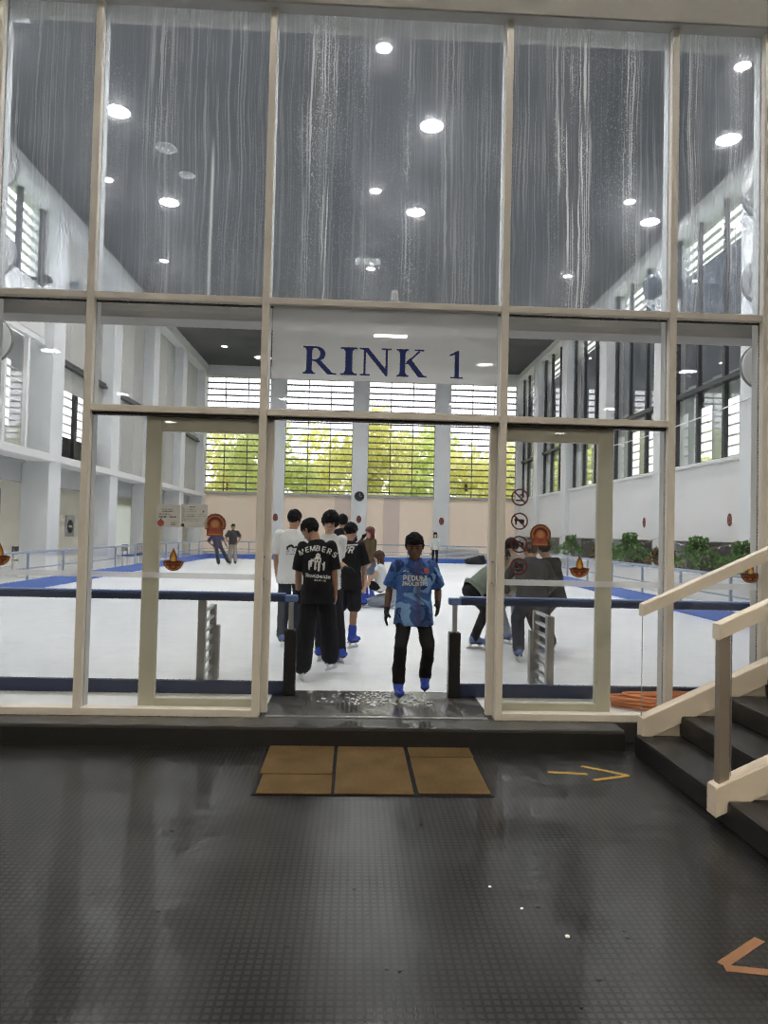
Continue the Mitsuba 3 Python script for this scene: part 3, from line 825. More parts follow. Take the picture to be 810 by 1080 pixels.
sg = thing('rink_sign', 'white film sign with dark blue serif letters RINK 1 over the doorway', 'sign')
part('film', ply(pane_y(-.955, .955, 2.985, 3.604, .004), 'm_film'), sg)
H_ = .236
for poly, x0, x1 in zip(letters_rink(), (-.694, -.378, -.216, .097, .548), (-.412, -.238, .052, .352, .664)):
    a = poly.bounds
    g = affinity.translate(poly, -a[0], 0)
    g = affinity.scale(g, (x1 - x0) / (a[2] - a[0]), H_, origin=(0, 0))
    m = flat(g, 0, .002)
    m.apply_transform(trimesh.transformations.rotation_matrix(PI / 2, [1, 0, 0]))
    m.apply_translation((x0, .002, 3.034))
    part('letter', ply(m, 'm_letter_blue'), sg)

# ------------------------------------------------------------------ decals on the glass
def decal(name, lab, category, layers, x, z, y=-.001, group=None, scale=1.0):
    """layers: (polygon in metres about the origin, colour), each a hair in front of the last"""
    ms, cols = [], []
    for i, (g, c) in enumerate(layers):
        g = affinity.scale(g, scale, scale, origin=(0, 0))
        m = flat(g, i * .0006, .0006)
        ms.append(m); cols.append(np.tile(np.array(c) * (.72 if name in ('lamp_sticker', 'ornament_sticker') else 1), (len(m.vertices), 1)))
    m = cat(ms)
    m.apply_transform(trimesh.transformations.rotation_matrix(PI / 2, [1, 0, 0]))
    m.apply_translation((x, y, z))
    return whole(name, ply(m, 'm_vcol', color=np.vstack(cols)), lab, category, group)


def rot(g, a): return affinity.rotate(g, a, origin=(0, 0))
def tr(g, x, y): return affinity.translate(g, x, y)


def diya_layers():
    circ = lambda r, q=10: Point(0, 0).buffer(r, quad_segs=q)
    bowl = affinity.scale(circ(1, 16), .082, .075).intersection(sbox(-1, -1, 1, -.0))
    lip = affinity.scale(circ(1, 16), .088, .017)
    L = [(tr(bowl, 0, -.012), (.16, .025, .02)), (tr(lip, 0, -.014), (.30, .11, .03)), (tr(affinity.scale(circ(1), .07, .010), 0, -.014), (.10, .02, .015))]
    L.append((Polygon([(-.026, -.062), (0, -.032), (.026, -.062)]), (.42, .05, .03)))
    L.append((Polygon([(-.012, -.060), (0, -.045), (.012, -.060)]), (.62, .33, .05)))
    dots = unary_union([tr(circ(.005, 4), .068 * math.cos(a), -.018 + .058 * math.sin(a)) for a in np.linspace(PI * 1.06, PI * 1.94, 15)])
    L.append((dots, (.62, .36, .10)))
    L.append((unary_union([tr(circ(.006, 4), x, -.038 - (.03 - abs(x) * .35)) for x in (-.05, -.038, .038, .05)]), (.55, .28, .08)))
    fl = Polygon([(0, .098), (.014, .066), (.027, .035), (.029, .012), (.018, -.008), (-.018, -.008), (-.029, .012), (-.027, .035), (-.014, .066)]).buffer(.003)
    L.append((fl, (.30, .09, .015)))
    L.append((affinity.scale(fl, .68, .72, origin=(0, -.005)), (.72, .36, .05)))
    L.append((affinity.scale(fl, .32, .40, origin=(0, -.003)), (.82, .62, .18)))
    return L


def mandala_layers():
    circ = lambda r, q=10: Point(0, 0).buffer(r, quad_segs=q)
    base = unary_union([circ(.078, 16), sbox(-.068, -.098, .068, -.03)])
    scal = unary_union([base] + [tr(circ(.012, 5), .08 * math.cos(a), .08 * math.sin(a)) for a in np.linspace(-.4, PI + .4, 17)])
    L = [(scal, (.22, .06, .03)), (unary_union([tr(circ(.0065, 4), .070 * math.cos(a), .070 * math.sin(a)) for a in np.linspace(-.4, PI + .4, 19)]), (.55, .27, .12)), (circ(.058, 14), (.34, .08, .05))]
    L.append((unary_union([tr(circ(.007, 4), .05 * math.cos(a), .05 * math.sin(a)) for a in np.linspace(0, PI, 13)]), (.10, .02, .02)))
    L.append((circ(.040, 12), (.48, .17, .08)))
    L.append((circ(.027, 12), (.58, .30, .13)))
    L.append((unary_union([sbox(-.06, -.09, .06, -.052), sbox(-.045, -.056, .045, -.03)]), (.40, .12, .06)))
    L.append((unary_union([tr(circ(.006, 4), x, -.083) for x in np.linspace(-.055, .055, 9)]), (.62, .32, .12)))
    L.append((affinity.scale(circ(1), .035, .018).intersection(sbox(-1, -1, 1, 1)), (.40, .07, .08)) if False else (tr(affinity.scale(circ(1), .03, .016), 0, -.045), (.42, .07, .09)))
    return L


for x, z, lab in ((-1.722, 1.438, 'orange oil lamp sticker on the left door pane'), (-3.137, 1.452, 'orange oil lamp sticker at the far left glass edge'), (1.692, 1.452, 'orange oil lamp sticker on the right door pane'), (3.176, 1.436, 'orange oil lamp sticker at the right end, seen over the stair handrail')):
    decal('lamp_sticker', lab, 'sticker', diya_layers(), x, z, group='oil lamp stickers on the glass')
for x, z, lab in ((-1.388, 1.745, 'reddish round-topped ornament sticker beside the paper notice'), (1.354, 1.722, 'reddish round-topped ornament sticker right of the prohibition signs')):
    decal('ornament_sticker', lab, 'sticker', mandala_layers(), x, z, group='round-topped ornament stickers', scale=1.0)


def ban(symbol):
    circ = lambda r, q=16: Point(0, 0).buffer(r, quad_segs=q)
    ring = circ(.073).difference(circ(.061))
    slash = rot(sbox(-.066, -.006, .066, .006), -45)
    return [(symbol, (.012, .012, .012)), (unary_union([ring, slash]), (.10, .012, .014))]


circ = lambda r, q=8: Point(0, 0).buffer(r, quad_segs=q)
smoke = unary_union([sbox(-.035, -.032, .030, -.020), LineString([(.02, .0), (.035, .012), (.015, .025), (.035, .038)]).buffer(.004), LineString([(0, .005), (.012, .018), (-.005, .03)]).buffer(.003)])
gun = unary_union([sbox(-.04, .0, .035, .018), sbox(.0, -.015, .04, .012), tr(circ(.016), -.028, .012), sbox(-.038, -.03, -.022, .01), Polygon([(-.03, .02), (-.02, .034), (-.01, .02)]), sbox(.03, -.03, .038, .0)])
cam_ = unary_union([sbox(-.038, -.026, .038, .018), sbox(-.016, .018, .014, .030)]).difference(tr(circ(.016), 0, -.004)).union(tr(circ(.010), 0, -.004))
food = unary_union([sbox(-.034, -.012, .026, .022), sbox(-.026, -.038, .02, -.026), sbox(.03, -.03, .038, .03), sbox(-.03, .026, -.01, .034)])
for z, sy, lab in ((2.035, smoke, 'round no smoking sticker, topmost of the prohibition signs'), (1.832, gun, 'round prohibition sticker with a dark animal shape, second from the top'), (1.636, cam_, 'round no camera sticker, third from the top'), (1.448, food, 'round prohibition sticker with a dark box shape, lowest of the signs')):
    decal('prohibition_sticker', lab, 'sticker', ban(sy), 1.172, z, group='prohibition stickers on the right pane')
for x0, x1, z0, z1, lab in ((-2.4, -1.05, 1.288, 1.336, 'white safety band across the left door pane'), (1.05, 2.4, 1.288, 1.338, 'white safety band across the right door pane'), (-3.25, -2.49, 1.288, 1.336, 'white safety band on the leftmost pane'), (2.49, 3.24, 1.288, 1.338, 'white safety band on the rightmost pane')):
    whole('safety_band', ply(pane_y(x0, x1, z0, z1, .008), 'm_band'), lab, 'sticker', 'white safety bands on the glass')


def notice(x, z, w, h, rows, lab, extra=()):
    L = [(sbox(-w / 2, -h / 2, w / 2, h / 2), (.52, .53, .52))]
    r2 = random.Random(int(w * 1000) + len(rows))
    dark = []
    for (yy, hh, a, b) in rows:
        xx = a
        while xx < b:
            l = r2.uniform(.008, .026)
            dark.append(sbox(xx, yy, min(xx + l, b), yy + hh)); xx += l + .006
    L.append((unary_union(dark), (.06, .06, .065)))
    L += list(extra)
    decal('paper_notice', lab, 'notice', L, x, z, group='paper notices on the left pane')


notice(-1.775, 1.806, .195, .185, [(.052, .006, -.05, .03), (.034, .006, -.05, .04), (.012, .006, -.08, .02), (-.014, .013, -.08, -.01), (-.014, .013, .01, .07), (-.05, .004, .02, .07), (-.06, .004, .02, .07), (-.074, .008, .02, .06)], 'left white paper notice with a red round emblem', [(tr(circ(.028), -.062, -.06), (.36, .09, .07)), (sbox(-.066, -.035, -.058, -.022), (.1, .03, .02))])
notice(-1.563, 1.812, .222, .190, [(.070, .009, -.04, .01), (.052, .003, -.1, .0), (.034, .003, -.1, .02), (.012, .003, -.1, .08), (-.006, .004, -.1, .1), (-.028, .003, -.1, .06), (-.046, .003, -.1, .04)], 'right white paper notice with thin text lines', [(tr(circ(.014), -.092, -.078), (.02, .02, .02)), (sbox(.07, .03, .082, .046), (.02, .02, .02))])

# ------------------------------------------------------------------ people
V = lambda *a: np.array(a, float)


def nrm(v): return v / (np.linalg.norm(v) + 1e-12)


def ik(a, b, l1, l2, pole):
    d = b - a
    L = np.linalg.norm(d)
    if L > l1 + l2 - .004:
        d = d * (l1 + l2 - .004) / L; L = l1 + l2 - .004; b = a + d
    u = d / L
    x = (L * L + l1 * l1 - l2 * l2) / (2 * L)
    h = math.sqrt(max(l1 * l1 - x * x, 0))
    p = pole - u * (pole @ u)
    return a + u * x + nrm(p) * h, b


def rotv(v, axis, deg):
    a = math.radians(deg); k = nrm(axis)
    return v * math.cos(a) + np.cross(k, v) * math.sin(a) + k * (k @ v) * (1 - math.cos(a))


def finish(man, res, iters=6, folds=0.0, fs=(16, 16, 9), seed=0):
    m = man.refine_to_length(res) if res else man
    t = M2T(m)
    t.merge_vertices()
    trimesh.smoothing.filter_taubin(t, lamb=.5, nu=.53, iterations=iters)
    if folds:
        n = t.vertex_normals
        t.vertices = t.vertices + n * (folds * 2 * (meshkit.fbm(t.vertices * np.array(fs), 2, seed) - .5))[:, None]
    return t


def hand(wrist, d, palm_n, side, s, curl=.5, spread=.5, grow=0.0, seg=8):
    """palm and five fingers. d: along the hand, palm_n: out of the palm, side: towards the thumb"""
    d = nrm(d); palm_n = nrm(palm_n - d * (palm_n @ d)); side = nrm(side - d * (side @ d) - palm_n * (side @ palm_n))
    k = s * .95
    P_ = lambda a, b, c: wrist + k * (a * d + b * side + c * palm_n)
    ms = [hullm([ball(P_(.0, .018, 0), k * .020 + grow, seg), ball(P_(.0, -.016, 0), k * .019 + grow, seg), ball(P_(.085, .032, 0), k * .014 + grow, seg), ball(P_(.08, -.030, 0), k * .013 + grow, seg), ball(P_(.05, .030, .004), k * .016 + grow, seg)])]
    for i, (off, ln) in enumerate(((.030, .072), (.010, .082), (-.011, .076), (-.031, .058))):
        p = P_(.082 - .004 * abs(i - 1), off, 0)
        ang = 0.0
        fd = nrm(d + side * (off * 3.5 * spread))
        rr = k * (.0092 - .0006 * (i == 3)) + grow
        for j, q in enumerate((.44, .32, .24)):
            ang += curl * (28, 38, 26)[j]
            dd = rotv(fd, np.cross(fd, palm_n), ang)
            p2 = p + dd * ln * q * k
            ms.append(cap(p, p2, rr * (1 - .07 * j), rr * (1 - .07 * (j + 1)), seg))
            p = p2
    p = P_(.022, .030, .006)
    td = nrm(d * .62 + side * .72 + palm_n * .28)
    for j, ln in enumerate((.040, .032, .026)):
        dd = rotv(td, np.cross(td, d * .8 + palm_n * .6), 16 * j * (0.5 + curl))
        p2 = p + dd * ln * k
        ms.append(cap(p, p2, k * (.0125 - .0012 * j) + grow, k * (.0115 - .0012 * j) + grow, seg))
        p = p2
    return union(ms)


def project_print(layers, mesh, o, ux, uz, n, lift=.004, maxedge=.012):
    """lay flat shapes (polygons in metres in the ux / uz plane about o) on the cloth as seen along n"""
    from scipy.spatial import cKDTree
    Vv, N = np.asarray(mesh.vertices), np.asarray(mesh.vertex_normals)
    Vv = Vv[(N @ n) > .25]
    rel = Vv - o
    tree_ = cKDTree(np.stack([rel @ ux, rel @ uz], 1))
    pd = rel @ n
    g = flat(layers, 0, .001)
    gv, gf = trimesh.remesh.subdivide_to_size(np.asarray(g.vertices), np.asarray(g.faces), maxedge)
    gv = np.asarray(gv)
    d, i = tree_.query(gv[:, :2], k=6)
    w = 1 / (d + 1e-4) ** 2
    h = (pd[i] * w).sum(1) / w.sum(1)
    out = o + gv[:, :1] * ux + gv[:, 1:2] * uz + (h + lift + gv[:, 2])[:, None] * n
    return trimesh.Trimesh(out, gf, process=False)


def text_poly(txt, h, bold=True, skew=0.0, arch=0.0):
    m = meshkit.text_mesh(txt, h, depth=.001, bold=bold)
    f = m.faces[(np.abs(m.vertices[m.faces][:, :, 2]) < 1e-6).all(1)]
    polys = [Polygon(m.vertices[t][:, :2]) for t in f]
    g = unary_union([p.buffer(1e-5) for p in polys if p.area > 0])
    cx = (g.bounds[0] + g.bounds[2]) / 2
    g = affinity.translate(g, -cx, 0)
    if skew: g = affinity.skew(g, ys=skew)
    return g


def person(label, xy, yaw, H, feet, arms, outfit, hipz=None, hipxy=(0, 0), lean=(0, 0), head=(0, 0, 0), base=.163, res=.018, group=None, poles=((0.15, 1, 0), (-.15, 1, 0)), prints=(), seat=False):
    """one figure, facing local +y; feet: ((x, y, z, toe yaw, pitch) right, left); arms: ((hand x, y, z, pole x, y, z, hand kind) right, left)"""
    o = outfit
    s = H / 1.70
    seg = 14 if res < .02 else 10
    t = thing('person', label, 'person', group)
    ca, sa = math.cos(math.radians(yaw)), math.sin(math.radians(yaw))
    R4 = np.eye(4); R4[:2, :2] = [[ca, -sa], [sa, ca]]; R4[:3, 3] = (xy[0], xy[1], base)

    def put(name, mesh, mat, parent=t, smooth=60, lab=None):
        mesh = mesh.copy(); mesh.apply_transform(R4)
        return part(name, ply(mesh, mat, smooth=smooth), parent, lab)

    SK = .085 if o.get('skates', True) else .0
    l_th, l_sh = .245 * H, .245 * H
    ank_h = SK + .075 * s
    ankles = [V(f[0], f[1], f[2] + ank_h) for f in feet]
    if hipz is None: hipz = ank_h + (l_th + l_sh) * .985
    hipc = V(hipxy[0], hipxy[1], hipz)
    up = nrm(V(lean[0], lean[1], 1.0))
    rt = nrm(V(1, 0, 0) - up * up[0]); fw = np.cross(up, rt)
    tp = lambda x, y, z: hipc + s * (x * rt + y * fw + z * up)
    w = o.get('build', 1.0)
    hips = [tp(.085 * w, 0, 0), tp(-.085 * w, 0, 0)]
    legs = []
    for h, a, pl in zip(hips, ankles, poles):
        kn, an = ik(h, a, l_th, l_sh, V(*pl))
        legs.append((h, kn, an))
    sh = [tp(.178 * w, -.005, .475), tp(-.178 * w, -.005, .475)]
    l_ua, l_fa = .172 * H, .148 * H
    arm = []
    for S_, a in zip(sh, arms):
        el, wr = ik(S_, V(*a[:3]), l_ua, l_fa, V(*a[3:6]))
        arm.append((S_, el, wr))
    # head frame
    hup = nrm(up * .55 + V(0, 0, .45))
    hf = nrm(fw - hup * (fw @ hup)); hr = np.cross(hf, hup)
    yw, pt, rl = head
    hf = rotv(hf, hup, -yw); hr = rotv(hr, hup, -yw)
    hf = rotv(hf, hr, -pt); hup = rotv(hup, hr, -pt)
    hr = rotv(hr, hf, rl); hup = rotv(hup, hf, rl)
    hs = .5 * s + .5
    hs *= o.get('head', 1.0)
    hc = tp(0, .012, .545) + hup * .125 * hs + hf * .015
    hp = lambda x, y, z: hc + hs * (x * hr + y * hf + z * hup)
    # ---- one continuous skin surface
    B = lambda p, r: ball(p, r * s, seg)
    torso = [hullm([B(tp(x, 0, 0), .095) for x in (-.075 * w, .075 * w)] + [B(tp(x, 0, .15), .088) for x in (-.055 * w, .055 * w)]),
             hullm([B(tp(x, 0, .15), .088) for x in (-.055 * w, .055 * w)] + [B(tp(x, 0, .33), .10) for x in (-.075 * w, .075 * w)]),
             hullm([B(tp(x, 0, .33), .10) for x in (-.075 * w, .075 * w)] + [B(tp(x, -.01, .448), .044) for x in (-.115 * w, .115 * w)]),
             cap(tp(0, -.01, .46), hp(0, -.015, -.06), .058 * s, .052 * hs, seg)]
    face = hullm([ball(hp(0, -.012, .040), .086 * hs, seg + 4), ball(hp(0, -.032, .035), .078 * hs, seg + 4), ball(hp(0, .048, .048), .044 * hs, seg), ball(hp(.034, .045, -.015), .036 * hs, seg), ball(hp(-.034, .045, -.015), .036 * hs, seg),
                  ball(hp(0, .066, -.092), .022 * hs, seg), ball(hp(.042, .012, -.060), .026 * hs, seg), ball(hp(-.042, .012, -.060), .026 * hs, seg)])
    nose = hullm([ball(hp(0, .086, .022), .008 * hs, 8), ball(hp(0, .105, -.020), .010 * hs, 8), ball(hp(.011, .090, -.024), .008 * hs, 8), ball(hp(-.011, .090, -.024), .008 * hs, 8)])
    ears = [hullm([ball(hp(q * .083, -.008, .018), .011 * hs, 8), ball(hp(q * .088, -.018, .022), .012 * hs, 8), ball(hp(q * .081, -.006, -.022), .008 * hs, 8)]) for q in (-1, 1)]
    sk = [union([face, nose] + ears).refine_to_length(max(.008, res * .5))]
    for (S_, el, wr), a, q in zip(arm, arms, (1, -1)):
        sk += [cap(S_ - up * .012 * s, el, .040 * s, .037 * s, seg), cap(el, el + (wr - el) * .35, .038 * s, .039 * s, seg), cap(el + (wr - el) * .35, wr, .039 * s, .026 * s, seg)]
    for h, k, a in legs:
        sk += [cap(h, k, .080 * s, .054 * s, seg), cap(k, k + (a - k) * .3 + V(0, -.012, 0), .054 * s, .055 * s, seg), cap(k + (a - k) * .3 + V(0, -.012, 0), a, .055 * s, .038 * s, seg), cap(a, a + V(0, .03, -.03) * s, .038 * s, .03 * s, 8)]
    hands = []
    for (S_, el, wr), a, q in zip(arm, arms, (1, -1)):
        d = nrm(wr - el)
        hd = nrm(d + V(*a[7]) if len(a) > 7 else d)
        palm = -rt * q if abs(hd @ rt) < .8 else -up
        side = fw
        kind = a[6]
        if kind == 'glove':
            hands.append((wr, hd, palm, side))
        else:
            sk.append(hand(wr, hd, palm, side, s, curl=.55, seg=8).refine_to_length(.012))
    body = finish(union(torso + sk), res, 5)
    put('body', body, o['skin'])
    for hnd in hands:
        g = union([hand(*hnd, s, curl=o.get('curl', .5), grow=.003, seg=8), cap(hnd[0] - nrm(hnd[1]) * .045 * s, hnd[0] + nrm(hnd[1]) * .01, .031 * s, .027 * s, 10)])
        put('glove', finish(g, .012, 3), 'k_glove')
    # ---- face
    if o.get('face', True) and res < .03:
        for q in (-1, 1):
            put('eye', M2T(hullm([ball(hp(q * .031 + k, .082, .012), .0075 * hs, 8) for k in (-.007, .007)])), 's_eye')
            put('eyebrow', M2T(hullm([ball(hp(q * .020, .090, .034), .004 * hs, 6), ball(hp(q * .046, .080, .033), .004 * hs, 6)])), 'h_black')
        mo = put('mouth', M2T(hullm([ball(hp(k, .083 - abs(k) * .35, -.052 + abs(k) * (.3 if o.get('smile') else 0)), .0075 * hs, 8) for k in (-.022, -.01, .01, .022)])), 's_lip')
        if o.get('smile'):
            put('teeth', M2T(hullm([ball(hp(k, .089 - abs(k) * .3, -.051), .004 * hs, 6) for k in (-.012, .012)])), 's_teeth', mo)
    # ---- hair
    hst = o.get('hair', 'short')
    cm = {'short': 1.06, 'bowl': 1.24, 'long': 1.14, 'bun': 1.09, 'fringe': 1.16}[hst]
    sph = Manifold.sphere(1.0, 36)
    mat = np.column_stack([hr * .088 * cm * hs, hf * .104 * cm * hs, hup * .098 * cm * hs, hp(0, -.012, .046)])
    hair = sph.transform(mat)
    cutz = {'short': .048, 'bowl': .022, 'long': .045, 'bun': .055, 'fringe': .030}[hst]
    nape = {'short': -.055, 'bowl': -.085, 'long': -.09, 'bun': -.03, 'fringe': -.06}[hst]

    def hbox(x0, x1, y0, y1, z0, z1):
        c = np.column_stack([hr * (x1 - x0) * hs, hf * (y1 - y0) * hs, hup * (z1 - z0) * hs, hp(x0, y0, z0)])
        return Manifold.cube([1, 1, 1]).transform(c)
    fwid = {'short': .3, 'bowl': .062, 'long': .06, 'bun': .3, 'fringe': .3}[hst]
    yf = {'short': .022, 'bowl': .04, 'long': .03, 'bun': -.02, 'fringe': .03}[hst]
    hair = hair - hbox(-fwid, fwid, yf, .4, -.4, cutz) - hbox(-.3, .3, -.4, .4, -.4, nape)
    hair = hair - hullm([ball(hp(0, -.01, .02), .03, 6), ball(hp(0, .0, -.16), .03, 6)])
    extra = []
    if hst == 'long':
        ln = o.get('hair_len', .34)
        bk = V(0, 0, -1) if abs(up[2]) > .6 else -up
        ex = []
        for x in (-.06, -.03, 0, .03, .06):
            p0 = hp(x, -.075 + abs(x) * .4, .0); p1 = p0 + (bk * ln * .55 - hf * .02) * s; p2 = p1 + (bk * ln * .45 + hf * .01) * s
            extra += [cap(p0, p1, .036 * hs, .032 * hs, 8), cap(p1, p2, .032 * hs, .014 * hs, 8)]
        for q in (-1, 1):
            extra.append(cap(hp(q * .078, .0, .03), hp(q * .088, .02, -.16), .026 * hs, .014 * hs, 8))
    if hst == 'bun':
        extra.append(ball(hp(0, -.11, .07), .045 * hs, 12))
    hm = finish(union([hair] + extra), max(.010, res * .7), 1, .013, (46, 46, 26), 5)
    put('hair', hm, o.get('hair_color', 'h_black'), smooth=50)
    # ---- top
    ease = o.get('ease', .02)
    a_ = np.arange(28) * 2 * PI / 28

    def ring(c, u, v, a, b): return c + np.cos(a_)[:, None] * u * a + np.sin(a_)[:, None] * v * b
    hem = o.get('hem', -.10)
    flare = o.get('flare', 0.0)
    tw = [(hem, .180 + flare, .156 + flare * .8), (.0, .172 + flare * .7, .134 + flare * .6), (.14, .158 + flare * .5, .112 + flare * .3), (.32, .176 + flare * .2, .118 + flare * .1), (.42, .175, .102), (.475, .150, .080), (.515, .095, .066), (.545, .066, .058)]
    rings = [ring(tp(0, -.004 if z > .4 else .016 if z < .05 else 0, z), rt, fw, (a * w) * s + ease, b * s + ease * .9) for z, a, b in tw]
    shirt = [loft(rings)]
    sl = o.get('sleeve', .62)
    sw = o.get('sleeve_r', .062)
    for (S_, el, wr), q in zip(arm, (1, -1)):
        if sl <= 0: break
        d = nrm(el - S_)
        u1 = nrm(np.cross(d, fw)); v1 = np.cross(d, u1)
        e1 = S_ + (el - S_) * min(sl, 1.0)
        rr = [ring(tp(q * .10, 0, .43), nrm(np.cross(rt * q, fw)), fw, .062 * s + ease * .6, .06 * s + ease * .5), ring(S_ + d * .01, u1, v1, .056 * s + ease * .7, .056 * s + ease * .7), ring(e1, u1, v1, (sw * s + ease * .8), (sw * s + ease * .7))]
        if sl <= 1:
            m = hullm([ball(tp(q * .10, 0, .43), .062 * s + ease * .5, seg), ball(S_, .056 * s + ease * .5, seg)])
            shirt += [m, loft([ring(S_ - d * .02, u1, v1, .05 * s + ease * .6, .05 * s + ease * .6), rr[1], rr[2]])]
        else:
            wq = el + (wr - el) * min(sl - 1.0, 1.0)
            shirt += [hullm([ball(tp(q * .10, 0, .43), .062 * s + ease * .5, seg), ball(S_, .056 * s + ease * .5, seg)]), cap(S_, el, .052 * s + ease * .6, .044 * s + ease * .6, seg), cap(el, wq, .044 * s + ease * .6, .034 * s + ease * .4, seg)]
    st_m = finish(union(shirt), res, 5, o.get('folds', .006), (13, 13, 8), int(H * 1000) % 97)
    top_key = put(o.get('top_name', 'shirt'), st_m, o['top'])
    for pr in prints:
        poly, cu, cz, mt, sgn = pr[:5]
        # poly is in metres around a point (cu, cz) of the chest (sgn 1) or the back (sgn -1)
        ux = rt * (-1 if sgn > 0 else 1)
        pm = project_print(poly, st_m, tp(0, 0, 0) + ux * cu + up * cz, ux, up, fw * sgn, pr[5] if len(pr) > 5 else .004)
        put('print', pm, mt, top_key, smooth=False)
    if o.get('collar'):
        pts = [tp(0, 0, .545) + (rt * math.cos(a) * .066 + fw * math.sin(a) * .060) * s for a in np.linspace(0, 2 * PI, 25)]
        put('collar', _tube(np.array(pts), .012, 8), o['collar'], top_key)
    # ---- bottom
    bt = o.get('bottom', 'trousers')
    be = o.get('pant_ease', .012)
    kr, ar = o.get('knee_r', .068), o.get('ankle_r', .062)
    pel = hullm([B(tp(x, 0, 0), .092 + be) for x in (-.075 * w, .075 * w)] + [B(tp(x, 0, .10), .088 + be) for x in (-.06 * w, .06 * w)])
    ms = [pel]
    for h, k, a in legs:
        if bt == 'trousers':
            e = a + (a - k) * o.get('pant_len', .03)
            mid = k + (e - k) * .55
            ms += [cap(h, k, (.084 + be) * s, kr * s, seg), cap(k, mid, kr * s, (.35 * kr + .65 * ar) * s, seg), cap(mid, e, (.35 * kr + .65 * ar) * s, ar * s, seg)]
        elif bt in ('shorts', 'skirt'):
            L_ = o.get('short_len', .78)
            e = h + (k - h) * L_
            if L_ > 1: e = k + (a - k) * (L_ - 1)
            ms.append(cap(h, h + (k - h) * min(L_, 1), (.092 + be) * s, (.086 + be) * s, seg))
    bot = union(ms)
    if bt == 'skirt':
        zz = o.get('short_len', .6) * l_th
        bot = loft([ring(hipc - V(0, 0, zz), V(1, 0, 0), V(0, 1, 0), .19 * s, .16 * s), ring(hipc, rt, fw, .185 * s, .135 * s), ring(tp(0, 0, .13), rt, fw, .15 * s, .11 * s)])
    put(o.get('bottom_name', bt), finish(bot, res, 5, o.get('pfolds', .007), (16, 16, 11), 31), o['bottom_color'])
    # ---- skates
    for (h, k, a), f in zip(legs, feet):
        ty, pitch = math.radians(f[3]), math.radians(f[4] if len(f) > 4 else 0)
        fd = V(math.sin(ty) * math.cos(pitch), math.cos(ty) * math.cos(pitch), -math.sin(pitch))
        sd = nrm(np.cross(fd, V(0, 0, 1))); fu = np.cross(sd, fd)
        q = lambda x, y, z: a + s * (x * sd + y * fd + z * fu)
        shin = nrm(k - a)
        boot = [cap(a + shin * .13 * s, a + shin * .02, .062 * s, .058 * s, seg), hullm([ball(q(0, -.035, -.030), .048 * s, seg), ball(q(0, .0, .0), .056 * s, seg), ball(q(0, .06, -.025), .050 * s, seg)]),
                hullm([ball(q(0, -.04, -.040), .036 * s, seg), ball(q(0, .07, -.035), .040 * s, seg), ball(q(.012, .14, -.043), .035 * s, seg), ball(q(-.014, .135, -.043), .035 * s, seg)])]
        bm = union(boot)
        sk_ = put('skate', finish(bm, max(.012, res * .8), 3), o.get('skate', 'k_blue'))
        if SK:
            sole = hullm([ball(q(x, y, -.078), .010 * s, 6) for x, y in ((-.028, -.06), (.028, -.06), (-.034, .10), (.034, .10), (0, .155))])
            put('sole', M2T(sole), 'k_black', sk_)
            bottoms = -.075 - SK / s + .004
            hold = union([hullm([ball(q(0, y, -.08), .012 * s, 6) for y in (-.07, -.02)] + [ball(q(0, -.05, bottoms + .022), .006 * s, 6)]), hullm([ball(q(0, y, -.08), .012 * s, 6) for y in (.06, .12)] + [ball(q(0, .10, bottoms + .022), .006 * s, 6)]), hullm([ball(q(0, y, bottoms + .024), .005 * s, 6) for y in (-.10, .15)] + [ball(q(0, y, bottoms + .03), .005 * s, 6) for y in (-.10, .15)])])
            put('holder', M2T(hold), o.get('holder', 'k_white'), sk_)
            bl_ = hullm([ball(q(0, y, z), .002, 6) for y, z in ((-.115, bottoms + .022), (-.10, bottoms), (.14, bottoms), (.165, bottoms + .02))])
            put('blade', M2T(bl_), 'm_steel', sk_)
            if o.get('laces', True) and res < .02:
                for j in range(4):
                    z = j / 3
                    c0 = q(0, .105 - .05 * z, -.012 + .02 * z)
                    put('lace', M2T(cap(c0 - sd * .022 * s, c0 + sd * .022 * s, .0045 * s, .0045 * s, 6)), 'k_white', sk_)
    return t


UP_BACK = .9
# boy in the doorway
person('boy in a patterned blue jersey stepping off the ice, looking down', (.345, .68), 180, 1.50,
       ((.135, .065, .0, -6, 18), (-.125, -.065, .045, 4, 26)),
       ((.255, .04, .80, .25, -1, 0, 'glove'), (-.215, .10, .87, -.3, -1, 0, 'glove')),
       dict(skin='s_dark', top='m_jersey', top_name='jersey', ease=.022, hem=-.15, sleeve=.86, sleeve_r=.066, flare=.016, bottom='trousers', bottom_color='c_black', knee_r=.066, ankle_r=.068, pant_len=-.02, pfolds=.012, hair='short', collar='c_plum', build=.97, skate='k_blue', folds=.008, head=1.0, curl=.35),
       hipz=.815, head=(4, 16, 2), base=.174, res=.013,
       prints=[(text_poly('PEDULI', .045), .0, .285, 'c_print_white', 1), (text_poly('INDUSTRI', .035), .0, .238, 'c_print_white', 1), (sbox(-.022, -.022, .022, .022), .105, .375, 'c_badge', 1), (tr(affinity.scale(circ(1), .028, .010), 0, 0).difference(tr(affinity.scale(circ(1), .026, .009), .004, -.006)), -.085, .365, 'c_print_white', 1)])

